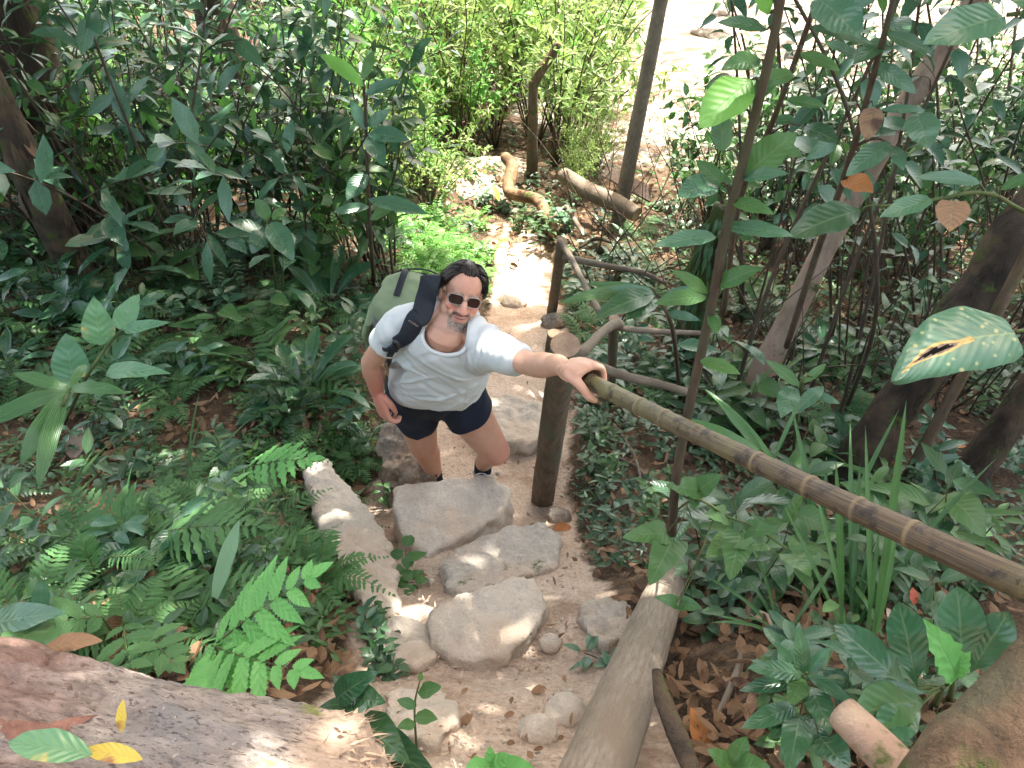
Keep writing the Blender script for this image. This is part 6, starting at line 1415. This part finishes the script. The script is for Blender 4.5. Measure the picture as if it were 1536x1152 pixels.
# mossy stem with hanging leaves right of the rails
b_ = G(1020, 545); mb = MB(); root = thing('mossy_stump', b_, 'moss covered stump draped with hanging leaves behind the big leaved sapling', 'stump')
tube(mb, [b_ - A(0, 0, .1), b_ + A(.02, 0, .3), b_ + A(.05, .03, .7), b_ + A(.12, .05, 1.05)], [.10, .085, .08, .055], 18, 0, True, 30, bump=.25, freq=9); mb.build('trunk', [bark_mat('mossy_bark', (.035, .03, .02), (.08, .075, .035), (.06, .08, .02), (5, 5, 3), 8, .95, 1.0, .6)], root, True, b_)
mb = MB(); k = 260; a = rng.uniform(0, 6.28, k); h = rng.uniform(.15, 1.05, k); p = b_ + np.stack([.08 * np.cos(a) + .1 * h, .08 * np.sin(a), h], 1)
leaves(mb, p, nz(np.stack([np.cos(a) * .5, np.sin(a) * .5, -1 + 0 * a], 1)), np.stack([np.cos(a), np.sin(a), .4 + 0 * a], 1), rng.uniform(.04, .14, k), rng.uniform(.01, .03, k), 'lance', .3, .2, 4); mb.build('hanging_leaves', [M['leaf_dark']], root, True, b_)
# hanging rootlets on the right edge tree
# ------------------------------------------------------------------ single fallen leaves one can point at
def fallen(px, py, ang, L, w, mat, label, kind='ellip', curl=.5, lift=.03, tip=.15, d=None):
    p = G(px, py) if d is None else P(px, py, d); p = p + A(0, 0, lift); dr = nz(cR * math.cos(R(ang)) + cU * math.sin(R(ang)) * .9 + UP * tip); n = nz(UP + nz(CAM - p) * .5)
    mb = MB(); leaves(mb, p - dr * L * .5, dr, n, L, L * w, kind, curl, .18, 12, 0, .6, .05)
    o = mb.build('fallen_leaf', [M[mat]], None, True, p); o.location = tuple(p); tag(o, label, 'dead leaf')
fallen(125, 690, 75, .15, .55, 'dead_pale', 'pale dry leaf standing on edge on the left bank', lift=.10, curl=.4)
fallen(170, 806, 20, .15, .65, 'dead', 'large curled brown leaf hanging over the ferns on the left bank', curl=1.0, lift=.12)
fallen(418, 592, 110, .13, .45, 'dead', 'curled reddish brown leaf beside the upright rosette')
fallen(215, 628, 30, .14, .35, 'dead', 'dark purple brown leaf lying among the left bank herbs')
fallen(518, 860, 120, .05, .7, 'red', 'small red leaf on the long boulder', lift=.02)
fallen(495, 865, 60, .05, .7, 'dead', 'small purple brown leaf beside the red leaf on the long boulder', lift=.02)
fallen(490, 742, 10, .08, .35, 'yellow', 'yellow leaf on the head of the long boulder', lift=.05)
fallen(690, 802, 40, .075, .35, 'dead', 'small dark dry leaf on the flat topped step', lift=.015)
fallen(783, 962, 60, .065, .6, 'dead_orange', 'round tan leaf on the path beside the lowest large step', lift=.012)
fallen(715, 998, 20, .07, .5, 'dead_orange', 'crumpled orange brown leaf at the foot of the lowest large step', curl=1.2, lift=.02)
fallen(808, 1040, 30, .05, .55, 'dead', 'dark brown curled leaf in the middle of the lower path', curl=1.2, lift=.02)
fallen(700, 1086, 50, .04, .6, 'dead', 'tiny brown leaf at the bottom of the path', lift=.02)
fallen(843, 795, 5, .09, .5, 'dead_orange', 'tan leaf between the thick post and the wedge shaped block', lift=.02)
fallen(800, 935, 10, .07, .4, 'yellow', 'yellowing leaf right of the lowest large step', lift=.015)
fallen(1050, 1115, 105, .13, .38, 'dead_orange', 'bright orange brown leaf beside the black bark strip')
fallen(1145, 935, 140, .12, .3, 'dead_pale', 'pale curled leaf in the litter under the handrail', curl=.9)
fallen(1325, 955, 110, .06, .45, 'dead_pale', 'white leaf lying on the paddle leaves', lift=.09)
fallen(1351, 935, 95, .05, .5, 'red', 'small brick red leaf resting on a paddle leaf', lift=.13)
fallen(1433, 676, 5, .12, .3, 'dead_orange', 'flat orange brown leaf on the slope at right beyond the handrail', lift=.04)
fallen(1415, 798, 5, .05, .4, 'dead_orange', 'small orange leaf just above the near end of the handrail', lift=.03)
fallen(1510, 807, 5, .06, .45, 'dead_orange', 'small round orange leaf near the right edge above the handrail', lift=.03)
fallen(744, 292, 110, .2, .3, 'yellow', 'yellow leaf hanging beside the hooked root', d=8.0)
fallen(186, 1085, 80, .05, .3, 'yellow', 'thin curled yellow brown leaf standing on the rotten log', d=1.16, lift=.015, tip=.8)
fallen(170, 1135, 170, .085, .3, 'yellow', 'yellow leaf lying on the rotten log near the bottom edge', d=1.06, lift=.012)
fallen(75, 1125, 170, .12, .35, 'leaf_spot', 'olive leaf lying on the rotten log in the bottom left corner', d=1.04, lift=.014)
fallen(110, 970, 10, .10, .35, 'dead', 'reddish dry leaf on the upper edge of the rotten log', d=1.42, lift=.015)
